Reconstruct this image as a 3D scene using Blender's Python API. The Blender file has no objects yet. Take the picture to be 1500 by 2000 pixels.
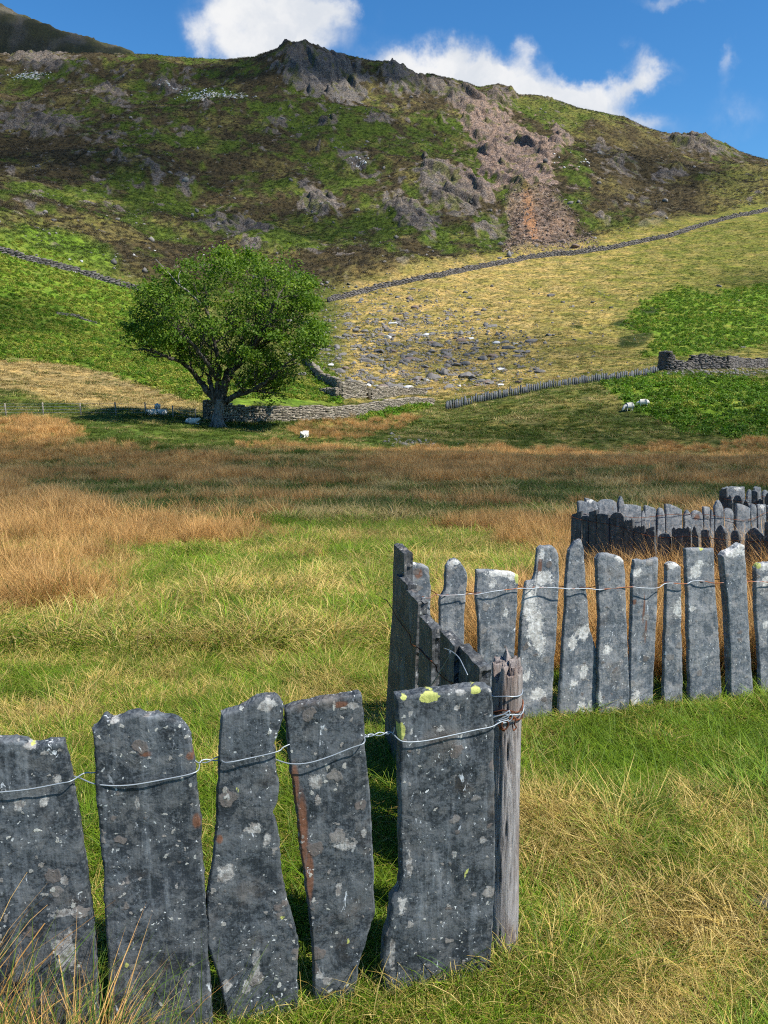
import bpy, math, random
import numpy as np
from mathutils import Vector, Matrix
R = math.radians
rng = np.random.default_rng(7)
random.seed(7)
scene = bpy.context.scene
COL = scene.collection

# ------------------------------------------------------------------ camera
ZC = 1.70; PITCH = math.atan(300/1500); cp, sp = math.cos(PITCH), math.sin(PITCH)
cam_d = bpy.data.cameras.new('camera'); cam = bpy.data.objects.new('camera', cam_d)
COL.objects.link(cam); scene.camera = cam
cam_d.sensor_fit = 'VERTICAL'; cam_d.sensor_height = 36; cam_d.lens = 27
cam_d.clip_start = 0.05; cam_d.clip_end = 8000
cam.location = (0, 0, ZC); cam.rotation_euler = (math.pi/2 - PITCH, 0, 0)

def proj(X, Y, Z):
    dz = Z-ZC; d = Y*cp-dz*sp
    d = np.where(np.abs(d) < .05, .05, d)
    return 750+1500*X/d, 1000-1500*(Y*sp+dz*cp)/d
def tan_of(py): return np.tan(np.arctan((1000-py)/1500.)-PITCH)
def at_Y(px, py, Y):
    """world point seen at photo pixel px,py at forward distance Y"""
    t = float(tan_of(py)); dz = t*Y; d = Y*cp-dz*sp
    return Vector(((px-750)/1500*d, Y, ZC+dz))
def on_plane(px, py, P0, D):
    """point on the vertical plane through P0 (x,y) along D"""
    h = (px-750)/1500.; v = (1000-py)/1500.
    r = Vector((h, cp+v*sp, -sp+v*cp))
    n = (-D[1], D[0])
    k = (P0[0]*n[0]+P0[1]*n[1])/(r.x*n[0]+r.y*n[1])
    return Vector((0, 0, ZC))+r*k

# ------------------------------------------------------------------ noise
def _hash(ix, iy, seed):
    a = (ix.astype(np.int64)*374761393+iy.astype(np.int64)*668265263+seed*1274126177) & 0xffffffff
    a = ((a ^ (a >> 13))*1274126177) & 0xffffffff
    return (a ^ (a >> 16)) & 0xffffffff
def rnd2(ix, iy, seed): return _hash(ix, iy, seed)/4294967295.
def noise(x, y, seed=0):
    x = np.asarray(x, float); y = np.asarray(y, float)
    ix = np.floor(x); iy = np.floor(y); fx = x-ix; fy = y-iy
    ux = fx*fx*fx*(fx*(fx*6-15)+10); uy = fy*fy*fy*(fy*(fy*6-15)+10)
    def g(ox, oy):
        a = rnd2(ix+ox, iy+oy, seed)*6.2831853
        return np.cos(a)*(fx-ox)+np.sin(a)*(fy-oy)
    a = g(0, 0); b = g(1, 0); c = g(0, 1); d = g(1, 1)
    return ((a+(b-a)*ux)*(1-uy)+(c+(d-c)*ux)*uy)*1.45
def fbm(x, y, o=4, seed=0, gain=.5):
    s = 0; a = 1; t = 0
    for k in range(o):
        s = s+a*noise(x*2**k+k*17.3, y*2**k-k*9.1, seed+k); t += a; a *= gain
    return s/t
def ridged(x, y, o=4, seed=0):
    s = 0; a = 1; t = 0
    for k in range(o):
        s = s+a*(1-2*np.abs(noise(x*2**k+k*7.7, y*2**k+k*3.1, seed+k))); t += a; a *= .5
    return s/t
def facets(x, y, seed=0, beta=16.):
    """cellular noise with a tilted plane per cell: broken rock"""
    ix = np.floor(x); iy = np.floor(y); num = np.zeros(x.shape); den = np.full(x.shape, 1e-9)
    for ox in (-1, 0, 1):
        for oy in (-1, 0, 1):
            cx = ix+ox; cy = iy+oy
            dx = x-(cx+rnd2(cx, cy, seed)); dy = y-(cy+rnd2(cx, cy, seed+1))
            h = (rnd2(cx, cy, seed+2)-.5)+dx*(rnd2(cx, cy, seed+3)-.5)*1.6+dy*(rnd2(cx, cy, seed+4)-.5)*1.6
            w = np.exp(-beta*(dx*dx+dy*dy)); num += h*w; den += w
    return num/den
def sstep(x, a, b):
    t = np.clip((x-a)/(b-a), 0, 1); return t*t*(3-2*t)
def poly_sd(px, py, pts):
    """signed distance to a polygon, positive inside"""
    d = np.full(px.shape, 1e9); ins = np.zeros(px.shape, bool)
    n = len(pts)
    for i in range(n):
        x0, y0 = pts[i]; x1, y1 = pts[(i+1) % n]
        ex, ey = x1-x0, y1-y0; wx, wy = px-x0, py-y0
        t = np.clip((wx*ex+wy*ey)/(ex*ex+ey*ey), 0, 1)
        d = np.minimum(d, (wx-ex*t)**2+(wy-ey*t)**2)
        if y0 != y1:
            c = ((y0 > py) != (y1 > py)) & (px < (x1-x0)*(py-y0)/(y1-y0)+x0)
            ins ^= c
    d = np.sqrt(d); return np.where(ins, d, -d)
def ell(px, py, cx, cy, rx, ry, rot=0):
    c, s = math.cos(R(rot)), math.sin(R(rot)); dx, dy = px-cx, py-cy
    return 1-np.sqrt(((dx*c+dy*s)/rx)**2+((-dx*s+dy*c)/ry)**2)     # >0 inside

# ------------------------------------------------------------------ terrain table
SKY = [(-900, 60), (-300, 105), (0, 117), (70, 121), (130, 118), (190, 123), (260, 124), (330, 124), (410, 127), (460, 122), (500, 118), (540, 103), (575, 92), (590, 88), (612, 96), (640, 106), (680, 118), (710, 127), (770, 133), (795, 146),
       (810, 160), (850, 155), (880, 160), (905, 166), (935, 178), (975, 172), (1000, 185), (1012, 198), (1060, 200), (1095, 210), (1130, 222), (1180, 228), (1220, 236), (1260, 256), (1300, 268), (1330, 275),
       (1360, 271), (1390, 275), (1440, 298), (1500, 315), (1800, 400), (2400, 480)]
KX = [-900, -200, 0, 250, 450, 650, 850, 1100, 1300, 1500, 1800, 2400]
KN = [[(60, 800), (62, 812), (62, 815), (64, 814), (66, 832), (66, 848), (60, 868), (58, 885), (58, 888), (58, 882), (58, 875), (58, 860)],
      [(90, 700), (90, 705), (90, 725), (84, 778), (78, 790), (82, 800), (92, 800), (92, 757), (98, 729), (100, 728), (100, 725), (100, 720)],
      [(125, 640), (125, 640), (125, 650), (110, 720), (105, 742), (108, 758), (106, 778), (112, 742), (122, 712), (126, 712), (126, 705), (126, 690)],
      [(150, 585), (150, 585), (155, 590), (150, 660), (150, 680), (160, 670), (165, 670), (190, 615), (210, 580), (220, 560), (220, 550), (220, 540)],
      [(195, 430), (198, 440), (200, 490), (208, 568), (220, 602), (235, 585), (258, 533), (300, 488), (325, 448), (350, 411), (370, 380), (380, 360)],
      [(330, 270), (330, 270), (330, 330), (330, 370), (345, 400), (355, 400), (375, 365), (405, 330), (430, 335), (450, 350), (460, 355), (470, 350)],
      [(500, 120), (500, 130), (510, 205), (515, 200), (520, 190), (515, 200), (515, 225), (525, 255), (520, 297), (520, 336), (520, 415), (520, 500)]]
SKYY = [(-900, 640), (0, 650), (400, 650), (590, 592), (720, 620), (850, 605), (1050, 620), (1300, 600), (1500, 585), (2400, 560)]
FAR = [(-900, -130), (-200, -60), (0, 20), (60, 50), (120, 80), (180, 95), (235, 107), (262, 121), (330, 175), (2400, 400)]
def pchip(xs, ys, xq):
    h = np.diff(xs); d = np.diff(ys)/h; n = len(xs); m = np.zeros(n)
    for i in range(1, n-1):
        if d[i-1]*d[i] > 0:
            w1 = 2*h[i]+h[i-1]; w2 = h[i]+2*h[i-1]; m[i] = (w1+w2)/(w1/d[i-1]+w2/d[i])
    m[0] = d[0]; m[-1] = d[-1]
    k = np.clip(np.searchsorted(xs, xq)-1, 0, n-2); t = (xq-xs[k])/h[k]
    return (2*t**3-3*t**2+1)*ys[k]+(t**3-2*t**2+t)*h[k]*m[k]+(-2*t**3+3*t**2)*ys[k+1]+(t**3-t**2)*h[k]*m[k+1]
NU, NY = 700, 900
PXT = np.linspace(-900, 2400, NU)
YT = np.concatenate([np.linspace(-6, 2, 20)[:-1], np.exp(np.linspace(math.log(2), math.log(1700), NY-19))])
TAB = np.zeros((NU, NY))
HLINE = np.zeros(NU)
def smx(arr, k=9):
    a = np.pad(arr, (k, k), 'edge'); w = np.hanning(2*k+3)[1:-1]; w /= w.sum()
    return np.convolve(a, w, 'valid')
kcur = []
for row in KN:
    kcur.append((smx(np.interp(PXT, KX, [r[0] for r in row]), 14), smx(np.interp(PXT, KX, [r[1] for r in row]), 14)))
skx = np.interp(PXT, [p[0] for p in SKY], [p[1] for p in SKY]); sky_Y = smx(np.interp(PXT, [p[0] for p in SKYY], [p[1] for p in SKYY]), 5)
farp = np.interp(PXT, [p[0] for p in FAR], [p[1] for p in FAR])
for i in range(NU):
    ys = [-6, 1.8, 3.75, 6, 8, 15, 25, 40]; zs = [0.03, 0, -.12, -.40, -.68, -1.6, -2.75, -3.75]
    for yk, pk in kcur:
        ys.append(yk[i]); zs.append(ZC+float(tan_of(pk[i]))*yk[i])
    HLINE[i] = kcur[4][0][i]
    zk = ZC+float(tan_of(skx[i]))*sky_Y[i]
    ys.append(sky_Y[i]); zs.append(zk)
    ys.append(sky_Y[i]+70); zs.append(zk-14)
    ys.append(sky_Y[i]+200); zs.append(zk-30)
    zf = ZC+float(tan_of(farp[i]))*1250
    ys.append(1250); zs.append(zf if PXT[i] < 300 else min(zf, zk-40))
    ys.append(1720); zs.append(zs[-1]-150)
    TAB[i] = pchip(np.array(ys, float), np.array(zs, float), YT)
# lookup column is u = X/Y mapped through the pixel column at that elevation
def _lookup(TABx, X, Y):
    Yc = np.maximum(Y, 3.0)
    u = X/Yc
    t = np.full(u.shape, -.1)
    z = None
    for it in range(3):
        pxx = 750+1500*u/(cp-t*sp)
        fi = np.clip((pxx-PXT[0])/(PXT[1]-PXT[0]), 0, NU-1.001); i = fi.astype(int); fx = fi-i
        j = np.clip(np.searchsorted(YT, Y)-1, 0, NY-2); fy = np.clip((Y-YT[j])/(YT[j+1]-YT[j]), 0, 1)
        z = (TAB[i, j]*(1-fx)+TAB[i+1, j]*fx)*(1-fy)+(TAB[i, j+1]*(1-fx)+TAB[i+1, j+1]*fx)*fy
        t = np.clip((z-ZC)/Yc, -.6, .6)
    hl = HLINE[i]*(1-fx)+HLINE[i+1]*fx
    skd = sky_Y[i]*(1-fx)+sky_Y[i+1]*fx
    return z, hl, skd

ROCKS = [(630, 150, 100, 52, 15), (590, 112, 45, 28, 0), (785, 160, 55, 30, 20), (852, 172, 40, 20, 0), (925, 200, 80, 24, 15), (968, 188, 40, 18, 0),
         (1005, 315, 88, 66, 35), (955, 250, 62, 40, 20), (1010, 350, 70, 30, 20), (880, 368, 82, 42, 20), (805, 425, 50, 34, 30), (770, 400, 40, 22, 20),
         (622, 392, 46, 26, 20), (470, 447, 72, 26, 15), (425, 460, 40, 16, 40), (690, 320, 34, 16, 30), (372, 352, 24, 16, -30), (960, 440, 40, 24, 10),
         (1365, 285, 75, 22, 15), (1215, 342, 30, 16, 0), (1250, 395, 22, 12, 0), (1300, 345, 34, 12, 0), (80, 240, 90, 26, 8), (200, 395, 40, 12, 5), (330, 165, 40, 20, 0), (200, 190, 60, 16, 20),
         (1100, 270, 20, 34, -20), (1080, 300, 30, 26, 0), (300, 340, 20, 12, 0), (500, 505, 30, 10, 0), (545, 250, 24, 12, 0), (210, 280, 40, 10, 0), (640, 260, 22, 12, 0), (740, 240, 26, 12, 0),
         (1280, 440, 26, 16, -30), (1180, 300, 26, 10, 0), (50, 100, 120, 30, 25)]
def fields(X, Y):
    z, hl, skd = _lookup(TAB, X, Y)
    px, py = proj(X, np.maximum(Y, .8), z)
    wx = fbm(X/26, Y/26, 3, 51); wy = fbm(X/26+40, Y/26, 3, 61)
    hill = sstep(Y-hl, 0, 25)
    wpx = px+wx*26*np.minimum(1, Y/100); wpy = py+wy*18*np.minimum(1, Y/100)
    rock = np.full(X.shape, -1.); rockb = np.full(X.shape, -1.)
    far = Y > 150
    if far.any():
        a, b = wpx[far], wpy[far]; rr = np.full(a.shape, -1.)
        for e in ROCKS: rr = np.maximum(rr, ell(a, b, *e)*min(e[2], e[3])/30)
        xx, yy = X[far], Y[far]
        n1 = fbm(xx/14, yy/20, 4, 71); n2 = fbm(xx/60, yy/60, 3, 81)
        rr = np.maximum(rr, (n1-.38+.22*n2)*1.6); rb = np.where((yy-hl[far]) < 14, -1, rr+fbm(xx/9, yy/12, 3, 92)*.5); rockb[far] = rb; rr = np.maximum(rr, (fbm(xx/6, yy/9, 3, 75)-.47+.3*n2)*2)
        n3 = fbm(xx/5, yy/7, 3, 91)
        rr = rr+n3*.85
        rr = np.where((Y[far]-hl[far]) < 6, -1, rr)
        rock[far] = rr
    rock = sstep(rock, -.02, .22)*sstep(Y-hl, 2, 20)
    rockb = (sstep(rockb, -.05, .45)*.85+.15*rock)*sstep(Y-hl, 8, 40)
    return dict(rockb=rockb, z=z, hl=hl, skd=skd, px=px, py=py, wpx=wpx, wpy=wpy, hill=hill, rock=rock)
def height(X, Y, f=None):
    X = np.asarray(X, float); Y = np.asarray(Y, float)
    if f is None: f = fields(X, Y)
    z = f['z'].copy(); hill = f['hill']; rock = f['rockb']
    # near turf
    near = 1-sstep(Y, 20, 60)
    z += near*(fbm(X/1.1, Y/1.1, 3, 5)*.05+fbm(X/4, Y/4, 2, 6)*.07*sstep(Y, 4, 9))
    mid = sstep(Y, 15, 50)*(1-hill)
    z += mid*(fbm(X/12, Y/12, 3, 8)*.45+fbm(X/2.2, Y/2.2, 3, 9)*.12)
    m = hill > 0
    if m.any():
        x, y, h, r = X[m], Y[m], hill[m], rock[m]
        edge = 1-.75*sstep(np.abs(y-f['skd'][m]), 60, 5)
        wx = x+fbm(x/30, y/30, 2, 15)*9; wy = y+fbm(x/30, y/30, 2, 16)*9
        d = fbm(wx/75, wy/75, 3, 11)*7+ridged(wx/34, wy/48, 4, 12)*2.3
        d += fbm(wx/9, wy/9, 3, 14)*.9+fbm(x/2.2, y/2.2, 2, 17)*.35
        sx = wx*.86+wy*.5; sy = -wx*.5+wy*.86
        fr = facets(sx/8, sy/22, 21)*4.6+facets(sx/3.6, sy/11, 31)*2.0+ridged(sx/5, sy/16, 3, 44)*.9+facets(x/1.6, y/3.0, 41)*.35+1.2
        z[m] += h*edge*d*1.15+h*r*fr*(.75+.25*edge)*np.clip(y/430, .25, 1.1)
        zf = sstep(Y, 900, 1100); z += zf*(ridged(X/60, Y/140, 5, 47)*7+fbm(X/14, Y/40, 3, 48)*3)
    return z

# ------------------------------------------------------------------ helpers
def mesh_np(name, V, F, mat=None, parent=None, smooth=False, attrs=None, link=True):
    me = bpy.data.meshes.new(name)
    V = np.asarray(V, np.float32); n = len(V)
    me.vertices.add(n); me.vertices.foreach_set('co', V.ravel())
    if isinstance(F, np.ndarray):
        k = F.shape[1]; nf = len(F); tot = nf*k
        me.loops.add(tot); me.loops.foreach_set('vertex_index', F.astype(np.int32).ravel())
        me.polygons.add(nf); me.polygons.foreach_set('loop_start', np.arange(0, tot, k, dtype=np.int32))
        me.polygons.foreach_set('loop_total', np.full(nf, k, np.int32))
    else:
        tot = sum(len(f) for f in F); nf = len(F)
        me.loops.add(tot); me.loops.foreach_set('vertex_index', np.fromiter((i for f in F for i in f), np.int32, tot))
        ls = np.fromiter((len(f) for f in F), np.int32, nf)
        me.polygons.add(nf); me.polygons.foreach_set('loop_start', np.concatenate([[0], np.cumsum(ls)[:-1]]).astype(np.int32))
        me.polygons.foreach_set('loop_total', ls)
    me.update(calc_edges=True)
    if smooth: me.polygons.foreach_set('use_smooth', np.ones(nf, bool))
    for k, a in (attrs or {}).items():
        a = np.asarray(a, np.float32)
        if a.ndim == 2:
            at = me.attributes.new(k, 'FLOAT_COLOR', 'POINT'); at.data.foreach_set('color', np.c_[a, np.ones(len(a))].astype(np.float32).ravel())
        else:
            at = me.attributes.new(k, 'FLOAT', 'POINT'); at.data.foreach_set('value', a)
    if mat: me.materials.append(mat)
    o = bpy.data.objects.new(name, me)
    if link: COL.objects.link(o)
    if parent: o.parent = parent
    return o
def tag(o, label=None, cat=None, group=None, kind=None):
    if label: o['label'] = label
    if cat: o['category'] = cat
    if group: o['group'] = group
    if kind: o['kind'] = kind
    return o
def empty(name, loc=(0, 0, 0), **k):
    o = bpy.data.objects.new(name, None); COL.objects.link(o); o.location = loc; o.empty_display_size = .2
    return tag(o, **k)
class MB:
    def __init__(s): s.V = []; s.F = []; s.A = []; s.n = 0
    def add(s, V, F, a=0.):
        V = np.asarray(V, float)
        s.V.append(V); s.F += [tuple(i+s.n for i in f) for f in F]; s.A.append(np.full(len(V), a)); s.n += len(V)
    def build(s, name, mat, parent=None, smooth=False, **k):
        V = np.concatenate(s.V)
        if parent is not None: V = V-np.array(parent.location)
        return mesh_np(name, V, s.F, mat, parent, smooth, dict(br=np.concatenate(s.A)), **k)
def catmull(P, n=6):
    P = [np.array(p, float) for p in P]; P = [2*P[0]-P[1]]+P+[2*P[-1]-P[-2]]; out = []
    for i in range(1, len(P)-2):
        for k in range(n):
            t = k/n; a, b, c, d = P[i-1:i+3]
            out.append(.5*((2*b)+(-a+c)*t+(2*a-5*b+4*c-d)*t*t+(-a+3*b-3*c+d)*t**3))
    out.append(P[-2]); return np.array(out)
def tube(mb, P, rad, sides=6, a=0., wob=0.):
    P = np.asarray(P, float); n = len(P); rad = np.broadcast_to(rad, (n,))
    T = np.gradient(P, axis=0); T /= np.linalg.norm(T, axis=1)[:, None]+1e-9
    ref = np.array([0, 0, 1.]) if abs(T[0][2]) < .9 else np.array([1., 0, 0])
    V = []; 
    u = np.cross(T[0], ref); u /= np.linalg.norm(u)
    for i in range(n):
        u = u-T[i]*np.dot(u, T[i]); u /= np.linalg.norm(u)+1e-9; w = np.cross(T[i], u)
        for k in range(sides):
            th = 2*math.pi*k/sides; r = rad[i]*(1+wob*(random.random()-.5))
            V.append(P[i]+(u*math.cos(th)+w*math.sin(th))*r)
    F = []
    for i in range(n-1):
        for k in range(sides):
            k2 = (k+1) % sides; F.append((i*sides+k, i*sides+k2, (i+1)*sides+k2, (i+1)*sides+k))
    F.append(tuple(range(sides))[::-1]); F.append(tuple((n-1)*sides+k for k in range(sides)))
    mb.add(V, F, a)

# ------------------------------------------------------------------ material helpers
class NT:
    def __init__(s, name):
        s.m = bpy.data.materials.new(name); s.m.use_nodes = True; s.t = s.m.node_tree; s.t.nodes.clear()
        s.out = s.t.nodes.new('ShaderNodeOutputMaterial')
    def n(s, typ, **k):
        nd = s.t.nodes.new(typ)
        for a, b in k.items(): setattr(nd, a, b)
        return nd
    def set(s, inp, v):
        if hasattr(v, 'is_output') or isinstance(v, bpy.types.NodeSocket): s.t.links.new(v, inp)
        elif v is not None:
            if isinstance(v, (tuple, list)) and inp.type == 'RGBA' and len(v) == 3: v = (*v, 1)
            inp.default_value = v
    def math(s, op, a, b=None, c=None, clamp=False):
        nd = s.n('ShaderNodeMath', operation=op, use_clamp=clamp); s.set(nd.inputs[0], a)
        if b is not None: s.set(nd.inputs[1], b)
        if c is not None: s.set(nd.inputs[2], c)
        return nd.outputs[0]
    def mix(s, f, a, b, typ='MIX'):
        nd = s.n('ShaderNodeMix', data_type='RGBA', blend_type=typ, clamp_factor=True)
        s.set(nd.inputs[0], f); s.set(nd.inputs[6], a); s.set(nd.inputs[7], b); return nd.outputs[2]
    def ramp(s, v, lo, hi, a=0., b=1.):
        nd = s.n('ShaderNodeMapRange', interpolation_type='SMOOTHSTEP'); s.set(nd.inputs[0], v)
        for i, x in enumerate((lo, hi, a, b)): s.set(nd.inputs[i+1], x)
        return nd.outputs[0]
    def noise(s, vec, sc, det=4, rough=.55, dist=0.):
        nd = s.n('ShaderNodeTexNoise'); s.set(nd.inputs['Vector'], vec); s.set(nd.inputs['Scale'], sc)
        s.set(nd.inputs['Detail'], det); s.set(nd.inputs['Roughness'], rough); s.set(nd.inputs['Distortion'], dist); return nd.outputs['Fac']
    def voro(s, vec, sc, feature='F1'):
        nd = s.n('ShaderNodeTexVoronoi', feature=feature); s.set(nd.inputs['Vector'], vec); s.set(nd.inputs['Scale'], sc); return nd
    def mapv(s, vec, scale=(1, 1, 1), rot=(0, 0, 0), loc=(0, 0, 0)):
        nd = s.n('ShaderNodeMapping'); s.set(nd.inputs[0], vec); nd.inputs['Scale'].default_value = scale; nd.inputs['Rotation'].default_value = rot
        s.set(nd.inputs['Location'], loc); return nd.outputs[0]
    def attr(s, name, typ='GEOMETRY'):
        return s.n('ShaderNodeAttribute', attribute_name=name, attribute_type=typ)
    def bump(s, h, strength=.5, dist=.01):
        nd = s.n('ShaderNodeBump'); s.set(nd.inputs['Height'], h); nd.inputs['Strength'].default_value = strength; nd.inputs['Distance'].default_value = dist; return nd.outputs[0]
    def princ(s, col, rough=.8, normal=None, metallic=0., spec=.3):
        nd = s.n('ShaderNodeBsdfPrincipled'); s.set(nd.inputs['Base Color'], col); s.set(nd.inputs['Roughness'], rough); s.set(nd.inputs['Metallic'], metallic)
        s.set(nd.inputs['Specular IOR Level'], spec)
        if normal is not None: s.set(nd.inputs['Normal'], normal)
        return nd.outputs[0]
    def done(s, shader, vol=None):
        if shader is not None: s.t.links.new(shader, s.out.inputs[0])
        if vol is not None: s.t.links.new(vol, s.out.inputs[1])
        return s.m

# ---- terrain
def mat_terrain(name, bump_s=.6):
    t = NT(name); co = t.n('ShaderNodeTexCoord').outputs['Object']
    col = t.attr('col').outputs['Color']; rk = t.attr('rockm').outputs['Fac']
    n1 = t.noise(co, 1.3, 6, .65); n2 = t.noise(co, .35, 5, .6)
    n3 = t.noise(co, 9, 3, .6)
    f = t.math('ADD', t.math('MULTIPLY', n1, 1.5), t.math('MULTIPLY', n2, .7)); f = t.math('ADD', f, t.math('MULTIPLY', n3, .5))
    f = t.ramp(f, .95, 1.75, .3, 1.6)
    cc = t.n('ShaderNodeVectorMath', operation='SCALE'); t.set(cc.inputs[0], col); t.set(cc.inputs['Scale'], f)
    hs = t.mix(t.ramp(n2, .35, .65), cc.outputs[0], t.mix(1., cc.outputs[0], (1.12, 1.0, .82), 'MULTIPLY'))
    # cracks on bare rock
    v = t.voro(t.mapv(co, (1, .5, 1.2), (0, 0, .5)), .8, 'DISTANCE_TO_EDGE').outputs['Distance']
    crack = t.math('MULTIPLY', rk, t.ramp(v, .07, .0))
    hs = t.mix(t.math('MULTIPLY', crack, .8), hs, (.03, .025, .02))
    h = t.math('ADD', t.math('MULTIPLY', n1, .8), t.math('MULTIPLY', n2, 1.2)); h = t.math('SUBTRACT', h, t.math('MULTIPLY', crack, .5))
    h = t.math('ADD', h, t.math('MULTIPLY', n3, .12))
    return t.done(t.princ(hs, .95, t.bump(h, bump_s, 1.0), spec=.1))
M_hill = mat_terrain('hill_turf_and_rock'); M_ground = mat_terrain('meadow_turf', .35)

C = lambda *a: np.array(a, float)
def mixc(c, d, m): return c*(1-m[:, None])+np.asarray(d)*m[:, None]
BRK = [[(690, 812), (735, 803), (790, 792), (832, 790), (838, 800), (790, 812), (730, 822), (695, 826)], [(-400, 420), (0, 474), (95, 492), (280, 572), (330, 640), (390, 700), (470, 745), (600, 745), (600, 700), (640, 720), (680, 765), (660, 790), (400, 790), (300, 758), (150, 712), (0, 700), (-400, 690)],
       [(1170, 745), (1290, 732), (1400, 738), (1500, 748), (1700, 760), (1700, 880), (1500, 868), (1330, 842), (1230, 800)],
       [(1255, 590), (1330, 560), (1390, 575), (1500, 555), (1700, 540), (1700, 660), (1500, 672), (1360, 690), (1250, 700), (1290, 660), (1210, 640)]]
DARKBUSH = [(1225, 632, 42, 9, 0), (1240, 664, 34, 9, -8), (1120, 640, 14, 4, 0), (1280, 605, 30, 8, 0)]
def ground_fields(X, Y, f):
    """dryness, bracken, reed masks used by both the turf colour and the planting"""
    wpx, wpy, px, py = f['wpx'], f['wpy'], f['px'], f['py']
    b = np.full(X.shape, -99.)
    j = noise(X/3, Y/3, 131)*9+noise(X/9, Y/9, 132)*9
    m = (Y > 50)
    for P in BRK: b[m] = np.maximum(b[m], poly_sd(px[m]+j[m], py[m]+j[m]*.5, P))
    brk = sstep(b, -6, 6)*(1-f['hill'])
    br3 = sstep(b, -4, 4)*0
    # dry rush band across the valley floor and patches nearer
    j2 = fbm(X/5, Y/5, 3, 141); j3 = fbm(X/1.6, Y/1.6, 2, 142)
    band = sstep(py+j2*36, 868, 884)*sstep(py+j2*30, 962, 944)
    leftcorner = sstep(ell(px+j2*30, py+j2*12, 30, 850, 130, 38), -.1, .2)
    lb1 = sstep(ell(px+j2*80, py+j2*24, 20, 1010, 240, 62, 12), -.1, .3)
    lb2 = sstep(ell(px+j2*80, py+j2*16, 220, 1058, 320, 24), -.2, .3)
    lb3 = sstep(ell(px+j2*90, py+j2*50, 50, 1130, 220, 85, -4), -.1, .5)*.8
    lb4 = sstep(j2+.5*j3, .12, .34)*sstep(py, 950, 1000)*sstep(py, 1120, 1060)
    wallr = sstep(ell(px+j2*20, py+j2*8, 690, 832, 140, 26, -6), -.05, .2)
    mid = sstep(ell(px+j2*50, py+j2*16, 1080, 1062, 120, 26), -.3, .5)*.7
    fence = sstep(X/np.maximum(Y, 1)+j2*.05, .04, .14)*sstep(Y, 4.0, 4.3)*(1-sstep(Y+j2*2, 5.6, 7.2))
    fence2 = (X > 2.1)*sstep(Y, 6, 7)*(1-sstep(Y, 9.5, 12))
    slit = sstep(ell(px+j2*20, py+j2*8, 920, 778, 60, 7, -14), -.3, .3)
    j4 = np.clip(.85+1.3*fbm(X/1.4, Y/2.2, 3, 143), .1, 1.15); lb1 = lb1*j4; lb2 = lb2*j4; lb3 = lb3*j4; mid = mid*j4
    reed = np.clip(np.maximum.reduce([band*np.clip(.62+1.7*fbm(X/10, Y/6, 3, 145), .12, 1)*np.clip(j4+.2, 0, 1), leftcorner*j4, lb1*.85, lb2*.8, lb3, lb4*.7, wallr*.6, mid, fence*.85, fence2*.5, slit*.8]), 0, 1)
    reed = reed*(1-brk*(Y > 70))
    pale = sstep(ell(px+j*1.5, py+j*.6, 110, 742, 330, 46, 10), -.05, .35)      # pale grass on the left slope
    dry = .36+.50*fbm(X/1.1, Y/1.1, 4, 151)+.45*fbm(X/.4, Y/.4, 2, 153)+.3*fbm(X/5, Y/5, 2, 152)
    right = sstep(px, 1010, 1200)*sstep(py, 1500, 1850)
    dry = dry+right*.12-sstep(ell(px, py, 1180, 1520, 170, 110), 0, .6)*.25
    dry = dry-sstep(ell(px, py, 700, 1700, 200, 330), 0, .5)*.25
    return brk, reed, pale, dry
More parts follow.
